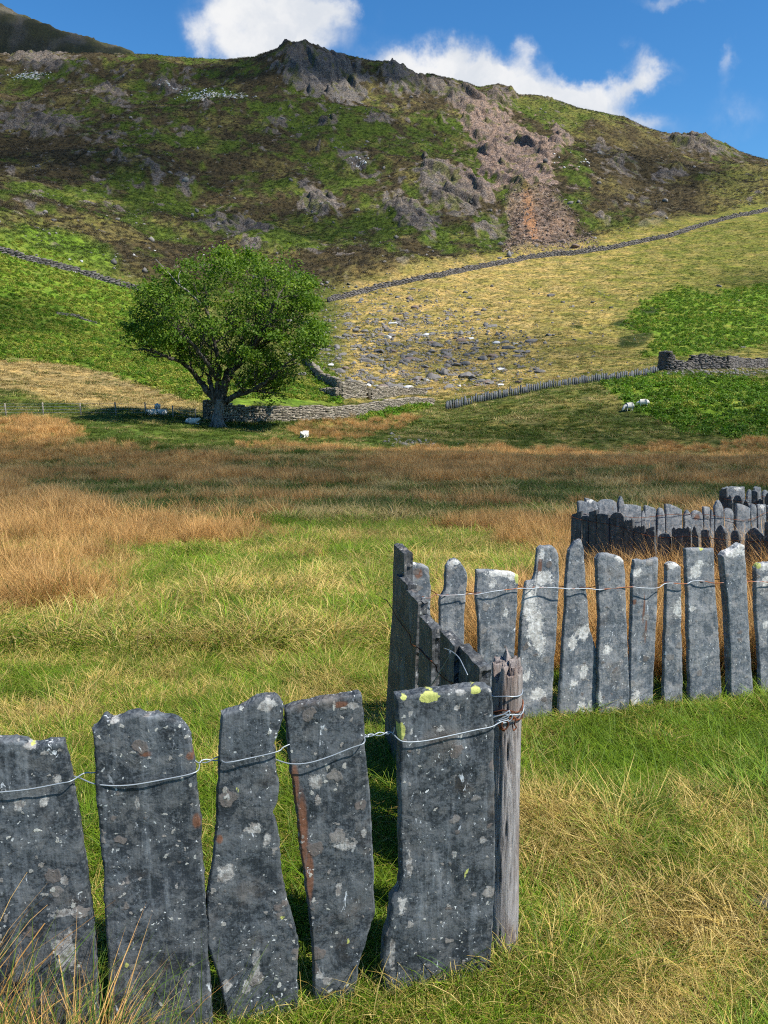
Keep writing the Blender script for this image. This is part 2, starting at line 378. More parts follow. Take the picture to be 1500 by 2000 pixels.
def colours(X, Y, f):
    px, py, wpx, wpy, hill, rock = f['px'], f['py'], f['wpx'], f['wpy'], f['hill'], f['rock']
    N = len(X)
    # valley
    brk, reed, pale, dry = ground_fields(X, Y, f)
    g = np.tile(C(.05, .085, .010), (N, 1))
    g = mixc(g, C(.20, .17, .06), np.clip(dry, 0, 1)*.8)
    tan = sstep(Y, 75, 110)*(1-sstep(px, 1150, 1450)*.45)
    rightmid = sstep(px, 640, 700)*sstep(Y, 60, 80)
    n = fbm(X/7, Y/7, 4, 161); n2 = fbm(X/1.8, Y/1.8, 3, 162)
    tcol = mixc(np.tile(C(.34, .255, .10), (N, 1)), C(.12, .14, .022), np.clip(.25+.9*n+.5*sstep(wpx, 900, 1400), 0, 1))
    tcol = mixc(tcol, C(.06, .055, .025), sstep(n2+.5*n, .38, .6)*.7)
    g = mixc(g, tcol, tan*rightmid)
    mound = sstep(poly_sd(wpx, py, [(740, 860), (850, 795), (900, 780), (1280, 732), (1500, 725), (1700, 725), (1700, 915), (760, 900)]), -5, 8)
    g = mixc(g, mixc(np.tile(C(.065, .085, .018), (N, 1)), C(.17, .145, .05), np.clip(.35+1.1*n+.6*n2, 0, 1)), mound)
    lowgreen = sstep(Y, 48, 56)*sstep(py, 812, 832)*(1-sstep(py, 885, 896))*(1-sstep(px, 720, 800))
    g = mixc(g, C(.055, .10, .016), lowgreen*.8)
    g = mixc(g, C(.30, .22, .10), pale*.85)
    g = mixc(g, mixc(np.tile(C(.095, .17, .016), (N, 1)), C(.165, .18, .035), np.clip(.2+1.3*n, 0, 1)), brk)
    g = mixc(g, C(.26, .155, .06), reed*.75)
    for e in DARKBUSH: g = mixc(g, C(.03, .045, .012), sstep(ell(wpx, wpy, *e), -.1, .25))
    # moor
    a = fbm(X/45, Y/45, 4, 171); b = fbm(X/13, Y/17, 4, 172); c = fbm(X/4, Y/5, 3, 173); s2 = fbm((X+Y*.6)/5, (Y-X*.3)/30, 3, 174)
    gf = a*1.0+b*.95+c*.45+s2*.35
    for (cx, cy, rx, ry, rot, w) in [(60, 300, 190, 60, 10, -.35), (300, 520, 330, 34, 8, -.55), (640, 545, 140, 28, 0, -.6), (1270, 340, 170, 85, 20, -.55), (620, 470, 170, 60, 5, .45), (200, 420, 300, 55, 5, .25), (650, 250, 140, 45, 0, .3),
                                 (1140, 225, 130, 26, 12, .35), (1120, 330, 30, 70, -15, .25), (430, 120, 150, 24, 0, .05), (850, 270, 90, 40, 10, .35), (900, 470, 120, 30, 0, .3), (330, 260, 200, 60, 0, .05), (1440, 360, 80, 30, 0, .3), (620, 160, 160, 60, 0, -.3), (30, 110, 200, 30, 0, -.4), (730, 540, 60, 30, 0, -.4), (1000, 500, 70, 12, 0, .2)]:
        gf = gf+w*sstep(ell(wpx, wpy, cx, cy, rx, ry, rot), -.25, .4)
    hc = mixc(np.tile(C(.050, .041, .022), (N, 1)), C(.058, .088, .014), sstep(gf, -.22, .42))
    yel = sstep(fbm(X/20, Y/28, 4, 181)+.35*c, .08, .5)*.75
    yel = np.maximum(yel, sstep(ell(wpx, wpy, 1150, 215, 260, 60, 18), 0, .5)*.7*sstep(b, -.3, .3))
    yel = np.maximum(yel, sstep(ell(wpx, wpy, 1470, 380, 120, 60, 0), 0, .4)*.8)
    yel = np.maximum(yel, sstep(ell(wpx, wpy, 120, 470, 240, 26, 6), 0, .4)*.6)
    hc = mixc(hc, C(.155, .14, .048), yel*.75)
    hc = mixc(hc, C(.095, .165, .018), sstep(ell(wpx, wpy, 110, 495, 140, 22, 14), -.1, .3))
    rc = mixc(np.tile(C(.125, .112, .104), (N, 1)), C(.055, .053, .052), sstep(fbm(X/7, Y/14, 3, 176), .0, .35)*.8)
    rc = mixc(rc, C(.24, .175, .15), sstep(ell(wpx, wpy, 1000, 300, 190, 130, 20), 0, .5)*.7)
    rc = mixc(rc, C(.12, .115, .115), sstep(ell(wpx, wpy, 650, 160, 200, 70, 0), 0, .4)*.75)
    rc = mixc(rc, C(.30, .28, .26), sstep(c, .3, .55)*.45)
    rc = mixc(rc, C(.08, .09, .028), sstep(b+c*.8, .12, .4)*.75)
    hc = mixc(hc, rc, rock)
    scree = sstep(poly_sd(wpx, wpy, [(985, 385), (1075, 378), (1105, 420), (1150, 452), (1165, 482), (1060, 496), (985, 482), (1000, 430)]), -4, 10)
    hc = mixc(hc, mixc(np.tile(C(.18, .125, .10), (N, 1)), C(.28, .22, .19), sstep(noise(X/1.2, Y/1.2, 191), .1, .5)), scree*.8)
    hc = mixc(hc, C(.26, .13, .06), sstep(ell(px+noise(X/4, Y/4, 195)*9, py, 1036, 425, 11, 52, -12), -.4, .9)*.75)
    hc = mixc(hc, C(.20, .12, .08), sstep(ell(wpx, wpy, 788, 474, 18, 7, 0), -.1, .4)*.4)
    for (cx, cy, rx, ry) in [(55, 152, 30, 6), (405, 186, 34, 8), (345, 170, 24, 4), (455, 195, 30, 4), (700, 325, 12, 4)]:
        hc = mixc(hc, C(.45, .45, .45), sstep(ell(wpx, wpy, cx, cy, rx, ry), -.1, .3)*(noise(X/1.5, Y/1.5, 199) > .15))
    fard = sstep(Y, 800, 1000)
    hc = mixc(hc, mixc(np.tile(C(.040, .042, .024), (N, 1)), C(.085, .08, .07), sstep(fbm(X/30, Y/60, 4, 198), -.05, .4)), fard*.9)
    return mixc(g, hc, hill), np.maximum(rock*hill, scree*0)

# grid rows: dense where the hillside faces the viewer
def seg(a, b, n): return np.exp(np.linspace(math.log(a), math.log(b), n, endpoint=False))
rows = np.concatenate([np.linspace(-5, 1, 30, endpoint=False), seg(1, 8, 150), seg(8, 60, 130), seg(60, 190, 190), seg(190, 680, 700), seg(680, 1700, 90)])
NA = 1000
aa = np.linspace(-1, 1, NA); aa = (aa*.80+.95*aa**5)*.62
GX = aa[None, :]*(rows[:, None]+6+np.where(rows[:, None] < 0, -rows[:, None], 0)); GY = np.repeat(rows[:, None], NA, 1)
fx = GX.ravel(); fy = GY.ravel()
ff = fields(fx, fy); gz = height(fx, fy, ff)
gcol, grock = colours(fx, fy, ff)
NR = len(rows)
idx = np.arange(NR*NA).reshape(NR, NA)
F = np.stack([idx[:-1, :-1], idx[:-1, 1:], idx[1:, 1:], idx[1:, :-1]], -1).reshape(-1, 4)
V = np.stack([fx, fy, gz], 1)
fh = (fy-ff['hl'])[F].mean(1); fd = (fy-ff['skd'])[F].mean(1)
def submesh(name, sel, mat, **k):
    Fs = F[sel]; used = np.unique(Fs); mp = np.full(len(V), -1, np.int64); mp[used] = np.arange(len(used))
    o = mesh_np(name, V[used], mp[Fs], mat, None, True, dict(col=gcol[used], rockm=grock[used])); return tag(o, **k)
submesh('meadow', fh <= 0, M_ground, kind='structure')
submesh('hillside', (fh > 0) & (fd < 130), M_hill, kind='structure')
submesh('far_ridge', fd >= 130, M_hill, kind='structure')
def gh(x, y): return float(height(np.array([x], float), np.array([y], float))[0])
def ray_ground(px, py, y0=2, y1=900):
    """walk out along the pixel's ray until the terrain is met"""
    ys = np.exp(np.linspace(math.log(y0), math.log(y1), 3000)); t = float(tan_of(py)); dz = t*ys; d = ys*cp-dz*sp
    xs = (px-750)/1500*d; h = height(xs, ys); k = np.argmax(h >= ZC+dz)
    return Vector((xs[k], ys[k], h[k]))

# ------------------------------------------------------------------ slate
def mat_slate(name, dark, mid, lich=.5, white=.5, palec=((.15, .14, .132), (.38, .38, .37))):
    t = NT(name); tc = t.n('ShaderNodeTexCoord').outputs['Object']; rn = t.n('ShaderNodeObjectInfo').outputs['Random']
    off = t.n('ShaderNodeCombineXYZ'); t.set(off.inputs[0], t.math('MULTIPLY', rn, 37.)); t.set(off.inputs[2], t.math('MULTIPLY', rn, 91.))
    co = t.n('ShaderNodeVectorMath', operation='ADD'); t.set(co.inputs[0], tc); t.set(co.inputs[1], off.outputs[0]); co = co.outputs[0]
    big = t.noise(co, 3.5, 5, .6); fine = t.noise(co, 60, 5, .65); st = t.noise(t.mapv(co, (26, 26, 3.2), (0, .35, 0)), 1, 4, .6)
    patch = t.noise(co, 11, 6, .7, .4)
    med = t.noise(co, 24, 5, .7, .3); micro = t.noise(co, 150, 3, .7)
    base = t.mix(t.ramp(t.math('ADD', big, t.math('ADD', t.math('MULTIPLY', t.math('SUBTRACT', fine, .5), 1.2), t.math('MULTIPLY', t.math('SUBTRACT', micro, .5), 1.1))), .41, .62), dark, mid)
    base = t.mix(t.math('MULTIPLY', t.ramp(med, .5, .60), .55), base, tuple(c*k for c, k in zip(mid, (1.9, 1.65, 1.45))))
    base = t.mix(t.math('MULTIPLY', t.ramp(med, .44, .36), .5), base, tuple(c*.6 for c in dark))
    base = t.mix(t.math('MULTIPLY', t.ramp(patch, .48, .6), .45), base, tuple(c*1.9*k for c, k in zip(mid, (1.1, 1.0, .92))))
    base = t.mix(t.math('MULTIPLY', t.ramp(st, .55, .72), .35), base, (.22, .25, .28))
    br = t.attr('rust').outputs['Fac']
    base = t.mix(t.math('MULTIPLY', t.ramp(t.noise(co, 5, 4, .6), .56, .72), .28), base, (.13, .085, .05))
    base = t.mix(t.math('MULTIPLY', t.ramp(t.math('ADD', br, t.math('MULTIPLY', t.math('SUBTRACT', fine, .5), .5)), .35, .7), .8), base, (.14, .055, .025))
    dco = t.n('ShaderNodeVectorMath', operation='ADD'); nz = t.n('ShaderNodeTexNoise'); t.set(nz.inputs['Vector'], co); nz.inputs['Scale'].default_value = 45; nz.inputs['Detail'].default_value = 3
    sc = t.n('ShaderNodeVectorMath', operation='SCALE'); t.set(sc.inputs[0], nz.outputs['Color']); sc.inputs['Scale'].default_value = .034
    t.set(dco.inputs[0], co); t.set(dco.inputs[1], sc.outputs[0]); dco = dco.outputs[0]
    def spots(scale, keep, r0, r1):
        v = t.voro(dco, scale); sep = t.n('ShaderNodeSeparateColor'); t.set(sep.inputs[0], v.outputs['Color'])
        on = t.math('LESS_THAN', sep.outputs[0], keep)
        rad = t.math('MULTIPLY', sep.outputs[1], .28); d = t.math('ADD', v.outputs['Distance'], rad)
        return t.math('MULTIPLY', on, t.ramp(d, r1, r0)), v.outputs['Distance'], sep.outputs[2]
    a, da, ra = spots(17, .46*lich, .34, .42)                     # round crustose lichen
    rim = t.ramp(da, .16, .32)
    lc = t.mix(t.ramp(ra, .35, 1.), (.115, .098, .09), (.30, .29, .275)); lc = t.mix(t.math('MULTIPLY', rim, .35), lc, (.12, .10, .095))
    lc = t.mix(t.ramp(fine, .4, .6), lc, t.mix(.5, lc, (.09, .085, .08)))
    base = t.mix(t.math('MULTIPLY', a, .85), base, lc)
    b, db, rb = spots(46, .26*lich, .30, .38)
    base = t.mix(t.math('MULTIPLY', b, .8), base, t.mix(rb, (.20, .18, .165), (.42, .43, .40)))
    grp = t.ramp(t.noise(co, 6, 3, .6), .42, .6)
    c, dc, rc_ = spots(105, .26, .28, .36)
    base = t.mix(t.math('MULTIPLY', t.math('MULTIPLY', c, grp), white), base, (.55, .58, .58))
    wn = t.math('MULTIPLY', t.ramp(t.noise(t.mapv(co, (1, 1, .45), (0, .5, 0)), 42, 5, .7, .6), .635, .675), t.ramp(t.noise(co, 8, 2), .45, .58))
    base = t.mix(t.math('MULTIPLY', wn, white), base, (.58, .62, .66))
    bg = t.attr('pale').outputs['Fac']
    bgm = t.ramp(t.math('ADD', bg, t.math('MULTIPLY', t.math('SUBTRACT', t.noise(co, 55, 6, .75), .5), 1.9)), .42, .56)
    base = t.mix(t.math('MULTIPLY', bgm, .9), base, t.mix(t.ramp(fine, .35, .65), *palec))
    yl = t.attr('lime').outputs['Fac']
    ym = t.ramp(t.math('ADD', yl, t.math('MULTIPLY', t.math('SUBTRACT', t.noise(co, 70, 3, .7), .5), .6)), .42, .5)
    dot = spots(22, .010, .1, .14)[0]
    ym = t.math('MAXIMUM', ym, dot)
    base = t.mix(ym, base, t.mix(fine, (.30, .33, .08), (.44, .46, .15)))
    h = t.math('ADD', t.math('MULTIPLY', big, 2.), t.math('MULTIPLY', fine, .28)); h = t.math('ADD', h, t.math('MULTIPLY', st, .8))
    h = t.math('ADD', h, t.math('MULTIPLY', patch, .6)); h = t.math('ADD', h, t.math('MULTIPLY', t.math('ADD', a, b), .10))
    return t.done(t.princ(base, .68, t.bump(h, 1., .008), spec=.4))
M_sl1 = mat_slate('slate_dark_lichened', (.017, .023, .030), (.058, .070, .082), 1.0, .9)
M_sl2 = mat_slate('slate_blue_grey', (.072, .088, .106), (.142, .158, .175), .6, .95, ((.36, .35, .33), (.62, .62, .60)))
M_sl3 = mat_slate('slate_shaded', (.028, .031, .034), (.055, .06, .064), .4, .35)  # shade on the runs turned from the sun, put into a darker slate colour

def slate(name, parent, P0, D, L, Rr, T, mat, th=.022, nx=20, nz=46, bury=.14, rough=.003, off=0., marks=(), seed=0, skew=0., straight=False, edge=.0022):
    """L, Rr: edge points top to bottom, T: top profile left to right, in photo pixels on the fence plane"""
    rs = np.random.default_rng(seed+1000)
    D = Vector((D[0], D[1])).normalized(); base = Vector((P0[0], P0[1], 0))
    def uv(p):
        q = on_plane(p[0], p[1], P0, D); return ((q.x-P0[0])*D.x+(q.y-P0[1])*D.y, q.z)
    l = sorted([uv(p) for p in L], key=lambda q: q[1]); r = sorted([uv(p) for p in Rr], key=lambda q: q[1]); tp = [uv(p) for p in T]
    lz = np.array([q[1] for q in l]); lu = np.array([q[0] for q in l]); rz = np.array([q[1] for q in r]); ru = np.array([q[0] for q in r])
    s = np.linspace(0, 1, nx); s = np.concatenate([[0, .018], s[1:-1], [.982, 1]]); v = np.linspace(0, 1, nz); v = np.concatenate([v[:-1], [1-.25/nz, 1]])
    nS, nV = len(s), len(v)
    tu = np.array([q[0] for q in tp]); tz = np.array([q[1] for q in tp]); w = tu[-1]-tu[0]
    top = np.interp(tu[0]+s*w, tu, tz)+(rs.random(nS)-.5)*rough*.5+noise(tu[0]+s*w*22, s*0+seed*2.3, 6)*rough*.8
    zb = min(lz[0], rz[0])-bury
    S, Vv = np.meshgrid(s, v, indexing='ij')
    Z = zb+(top[:, None]-zb)*Vv
    jl = np.interp(Z[0], lz, lu)+(rs.random(nV)-.5)*rough*.35+noise(Z[0]*11, Z[0]*0+seed*3.1, 3)*rough*.8+noise(Z[0]*45, Z[0]*0+seed*3.1, 3)*rough*.5
    jr = np.interp(Z[-1], rz, ru)+(rs.random(nV)-.5)*rough*.35+noise(Z[-1]*11, Z[-1]*0+seed*5.7+9, 4)*rough*.8+noise(Z[-1]*45, Z[-1]*0+seed*5.7, 4)*rough*.5
    Lu = np.interp(Z.ravel(), Z[0], jl).reshape(Z.shape); Ru = np.interp(Z.ravel(), Z[-1], jr).reshape(Z.shape)
    U = Lu+(Ru-Lu)*S
    de = np.minimum.reduce([(U-Lu), (Ru-U), (top[:, None]-Z)*.9]); bev = np.clip(1-de/.004, 0, 1)
    nf = fbm(U*7+seed, Z*4+seed*2, 4, 7)*.006+facets(U*9+seed, Z*4, 17)*.004+fbm(U*30, Z*22+seed, 2, 9)*.0016
    front = th/2+nf-bev**2*th*.16
    back = -th/2+fbm(U*6-seed, Z*4, 3, 8)*.004
    nrm = (D.y, -D.x)         # towards the camera side for fences running left-right
    c0 = np.array([(U.min()+U.max())/2, 0]); uc = c0[0]; zc = gh(base.x+D.x*uc, base.y+D.y*uc)
    def pack(U, Z, o):
        o = o+off; return np.stack([base.x+D.x*U+nrm[0]*o, base.y+D.y*U+nrm[1]*o, Z], -1).reshape(-1, 3)
    A = pack(U, Z, front); B = pack(U, Z, back)
    n = nS*nV; ix = np.arange(n).reshape(nS, nV)
    Fa = []
    for i in range(nS-1):
        for j in range(nV-1):
            Fa.append((ix[i, j], ix[i+1, j], ix[i+1, j+1], ix[i, j+1])); Fa.append((n+ix[i, j+1], n+ix[i+1, j+1], n+ix[i+1, j], n+ix[i, j]))
    border = None
    loop = [(0, j) for j in range(nV)]+[(i, nV-1) for i in range(1, nS)]+[(nS-1, j) for j in range(nV-2, -1, -1)]
    # two middle layers give the cleaved edge
    cen = np.array([U.mean(), 0]); ml = []
    W = [A, B]; cnt = 2*n; ft = [ix[i, j] for i, j in loop]          # the rim has its own corners so that the broken edge stays crisp
    W.append(A[ft]); prev = list(range(cnt, cnt+len(loop))); cnt += len(loop)
    for frac in (.35, .65):
        lay = []
        for (i, j) in loop:
            o = front[i, j]*(1-frac)+back[i, j]*frac
            e = (rs.random()-.35)*edge*2
            du = -e if i == 0 else (e if i == nS-1 else 0); dz = e if j == nV-1 else 0
            lay.append(pack(np.array(U[i, j]+du), np.array(Z[i, j]+dz), np.array(o))[0])
        W.append(np.array(lay)); cur = list(range(cnt, cnt+len(loop))); cnt += len(loop)
        for k in range(len(loop)-1): Fa.append((prev[k], prev[k+1], cur[k+1], cur[k]))
        prev = cur
    W.append(B[ft]); last = list(range(cnt, cnt+len(loop)))
    for k in range(len(loop)-1): Fa.append((prev[k], prev[k+1], last[k+1], last[k]))
    VV = np.concatenate(W)
    at = dict(rust=np.zeros(len(VV)), pale=np.zeros(len(VV)), lime=np.zeros(len(VV)))
    Ua = (VV[:, 0]-base.x)*D.x+(VV[:, 1]-base.y)*D.y; Za = VV[:, 2]
    for (kind, mx, my, rx, ry) in marks:
        q_ = .78 if (kind == 'pale' and mat is M_sl1) else 1.; c = uv((mx, my)); e = uv((mx+rx*q_, my)); g = uv((mx, my+ry*q_))
        d = np.sqrt(((Ua-c[0])/max(.001, e[0]-c[0]))**2+((Za-c[1])/max(.001, c[1]-g[1]))**2)
        at[kind] = np.maximum(at[kind], np.clip(1.1-.55*d, 0, 1))
    origin = Vector((base.x+D.x*uc, base.y+D.y*uc, zc)); pl = Vector(parent.location) if parent else Vector((0, 0, 0))
    # store the mesh in local axes: x along the fence, z up
    loc = VV-np.array(origin)
    lx = loc[:, 0]*D.x+loc[:, 1]*D.y; ly = -loc[:, 0]*D.y+loc[:, 1]*D.x
    o = mesh_np(name, np.stack([lx, ly, loc[:, 2]], 1), Fa, mat, parent, True, at)
    sm = np.ones(len(Fa), bool); sm[2*(nS-1)*(nV-1):] = False; o.data.polygons.foreach_set('use_smooth', sm)
    o.location = origin-pl; o.rotation_euler = (0, 0, math.atan2(D.y, D.x))
    return o

# --- near fence
P1 = (0.28, 1.86); D1 = (1.15, .27)
f1 = empty('slate_fence', (0, 1.7, 0), label='nearest run of five broad lichen-spotted slate slabs wired to the wooden post', cat='fence', group='slate fence runs')
near = [
 ('broad slate with a chipped flat top at the left frame edge', dict(L=[(-62, 1450), (-40, 1600), (-20, 2050)], Rr=[(127, 1446), (134, 1480), (150, 1560), (163, 1650), (178, 1760), (190, 1850), (198, 2060)],
   T=[(-62, 1448), (0, 1442), (30, 1440), (52, 1444), (60, 1450), (75, 1452), (100, 1446), (127, 1446)],
   marks=[('pale', 130, 1850, 26, 40), ('pale', 128, 1712, 9, 12), ('pale', 40, 1565, 12, 14), ('pale', 88, 1563, 11, 12), ('pale', 112, 1516, 12, 10), ('pale', 125, 1775, 26, 9), ('pale', 90, 1465, 14, 6), ('pale', 118, 1462, 6, 5), ('pale', 60, 1452, 14, 7), ('lime', 66, 1449, 5, 3)])),
 ('tall slate with a rounded crumbling top', dict(L=[(184, 1412), (187, 1430), (190, 1520), (196, 1600), (204, 1700), (212, 1850), (216, 2060)], Rr=[(374, 1432), (378, 1470), (384, 1520), (393, 1600), (398, 1700), (405, 1820), (410, 1900), (418, 2060)],
   T=[(184, 1416), (192, 1414), (205, 1392), (213, 1390), (222, 1399), (238, 1394), (255, 1388), (270, 1384), (285, 1390), (300, 1390), (309, 1385), (318, 1391), (338, 1392), (350, 1398), (360, 1408), (372, 1424), (374, 1432)],
   marks=[('rust', 384, 1592, 8, 14), ('rust', 285, 1462, 14, 5), ('pale', 345, 1716, 5, 6), ('lime', 250, 1868, 4, 6), ('pale', 228, 1400, 14, 5), ('pale', 295, 1388, 14, 3), ('pale', 270, 1560, 5, 20), ('rust', 372, 1465, 8, 8)])),
 ('narrow slate with a slanting top and a notched right edge', dict(L=[(434, 1388), (430, 1440), (428, 1500), (424, 1560), (420, 1640), (412, 1690), (405, 1740), (402, 1830), (418, 1870), (428, 1900), (440, 1960), (452, 2060)],
   Rr=[(551, 1372), (551, 1396), (545, 1415), (541, 1435), (532, 1448), (538, 1456), (537, 1495), (543, 1530), (541, 1560), (530, 1585), (540, 1600), (545, 1640), (548, 1700), (562, 1760), (574, 1800), (582, 1840), (580, 1900), (578, 2060)],
   T=[(434, 1390), (462, 1382), (476, 1374), (500, 1360), (520, 1355), (538, 1355), (546, 1362), (551, 1374)],
   marks=[('pale', 522, 1370, 20, 13), ('pale', 440, 1695, 20, 18), ('pale', 495, 1608, 18, 12), ('pale', 520, 1632, 8, 16), ('pale', 500, 1870, 9, 34), ('rust', 428, 1630, 7, 8), ('pale', 480, 1920, 9, 18), ('pale', 442, 1915, 10, 12), ('lime', 463, 1535, 3, 4), ('lime', 550, 1782, 3, 4), ('pale', 445, 1550, 4, 10)])),
 ('tall dark slate with a square top and a rusty left edge', dict(L=[(555, 1381), (558, 1410), (564, 1470), (572, 1530), (582, 1620), (594, 1700), (602, 1780), (610, 1850), (612, 1960), (616, 2010)],
   Rr=[(707, 1354), (710, 1400), (710, 1430), (716, 1500), (722, 1560), (726, 1620), (729, 1700), (731, 1780), (722, 1810), (700, 1880), (692, 1950), (688, 2010)],
   T=[(555, 1382), (580, 1375), (620, 1367), (660, 1359), (698, 1353), (704, 1353), (707, 1357)],
   marks=[('pale', 617, 1523, 15, 17), ('rust', 575, 1530, 8, 40), ('rust', 590, 1620, 9, 70), ('rust', 604, 1700, 7, 50), ('pale', 709, 1620, 6, 12), ('pale', 672, 1645, 22, 12), ('pale', 660, 1732, 7, 14), ('pale', 622, 1898, 8, 9), ('pale', 688, 1375, 14, 8), ('rust', 665, 1372, 14, 6), ('lime', 679, 1834, 3, 4), ('pale', 635, 1910, 7, 7), ('pale', 620, 1560, 6, 10)])),
 ('widest slate with yellow-green lichen along its straight top', dict(L=[(770, 1352), (774, 1400), (777, 1440), (778, 1500), (779, 1600), (780, 1700), (777, 1730), (762, 1750), (757, 1790), (746, 1830), (746, 1900), (752, 2000)],
   Rr=[(955, 1338), (958, 1400), (960, 1500), (962, 1600), (962, 1700), (958, 1780), (955, 1850), (950, 1920), (948, 2000)],
   T=[(770, 1354), (800, 1350), (830, 1346), (860, 1343), (900, 1339), (940, 1335), (950, 1335), (955, 1342)],
   marks=[('lime', 833, 1355, 17, 9), ('lime', 923, 1342, 9, 6), ('lime', 785, 1356, 6, 4), ('lime', 779, 1420, 7, 15), ('lime', 906, 1691, 3, 4), ('lime', 903, 1700, 2, 4), ('pale', 893, 1345, 12, 6), ('pale', 795, 1388, 6, 8), ('pale', 886, 1376, 7, 7), ('pale', 798, 1420, 5, 6), ('pale', 855, 1415, 8, 7), ('pale', 782, 1755, 9, 20), ('pale', 795, 1680, 6, 30), ('pale', 762, 1850, 6, 40), ('pale', 880, 1658, 6, 7), ('pale', 937, 1630, 9, 8), ('pale', 812, 1455, 5, 6), ('pale', 948, 1342, 6, 4)])),
]
for i, (lab, kw) in enumerate(near):
    o = slate('slate_slab', f1, P1, D1, mat=M_sl1, th=.030 if i != 4 else .036, nx=34, nz=100, bury=.1, rough=.0035, off=(0, .012, .004, -.004, .006)[i], seed=i+1, **kw)
    o['label'] = lab

# --- return fence, edge on and shaded
P2 = (.335, 1.98); D2 = (.045-.335, 3.14-1.98)
f2 = empty('slate_fence', (.2, 2.5, 0), label='short run of shade-darkened slates leading back from the wooden post', cat='fence', group='slate fence runs')
ret = [dict(L=[(770, 1085), (766, 1200), (757, 1350), (748, 1500)], Rr=[(790, 1080), (790, 1200), (780, 1400), (775, 1520)], T=[(770, 1086), (775, 1064), (785, 1064), (791, 1082)], off=.02),
       dict(L=[(782, 1145), (779, 1300), (770, 1470)], Rr=[(806, 1140), (803, 1300), (797, 1500)], T=[(782, 1148), (790, 1134), (800, 1135), (806, 1145)], off=.005),
       dict(L=[(802, 1152), (797, 1300), (790, 1500)], Rr=[(828, 1175), (822, 1300), (816, 1540)], T=[(802, 1150), (812, 1158), (828, 1176)], off=.0),
       dict(L=[(836, 1200), (834, 1300), (828, 1580)], Rr=[(862, 1225), (860, 1300), (855, 1600)], T=[(836, 1215), (843, 1208), (850, 1196), (856, 1212), (862, 1228)], off=-.01),
       dict(L=[(872, 1240), (870, 1300), (864, 1640)], Rr=[(902, 1262), (900, 1300), (894, 1680)], T=[(872, 1246), (880, 1241), (892, 1248), (902, 1262)], off=0.),
       dict(L=[(898, 1262), (896, 1300), (892, 1700)], Rr=[(942, 1300), (940, 1330), (936, 1800)], T=[(898, 1262), (918, 1268), (930, 1280), (942, 1305)], off=.015)]
for i, kw in enumerate(ret):
    slate('slate_slab', f2, P2, D2, mat=M_sl3, th=.045, nx=10, nz=60, bury=.1, rough=.004, seed=40+i, edge=.006, **kw)

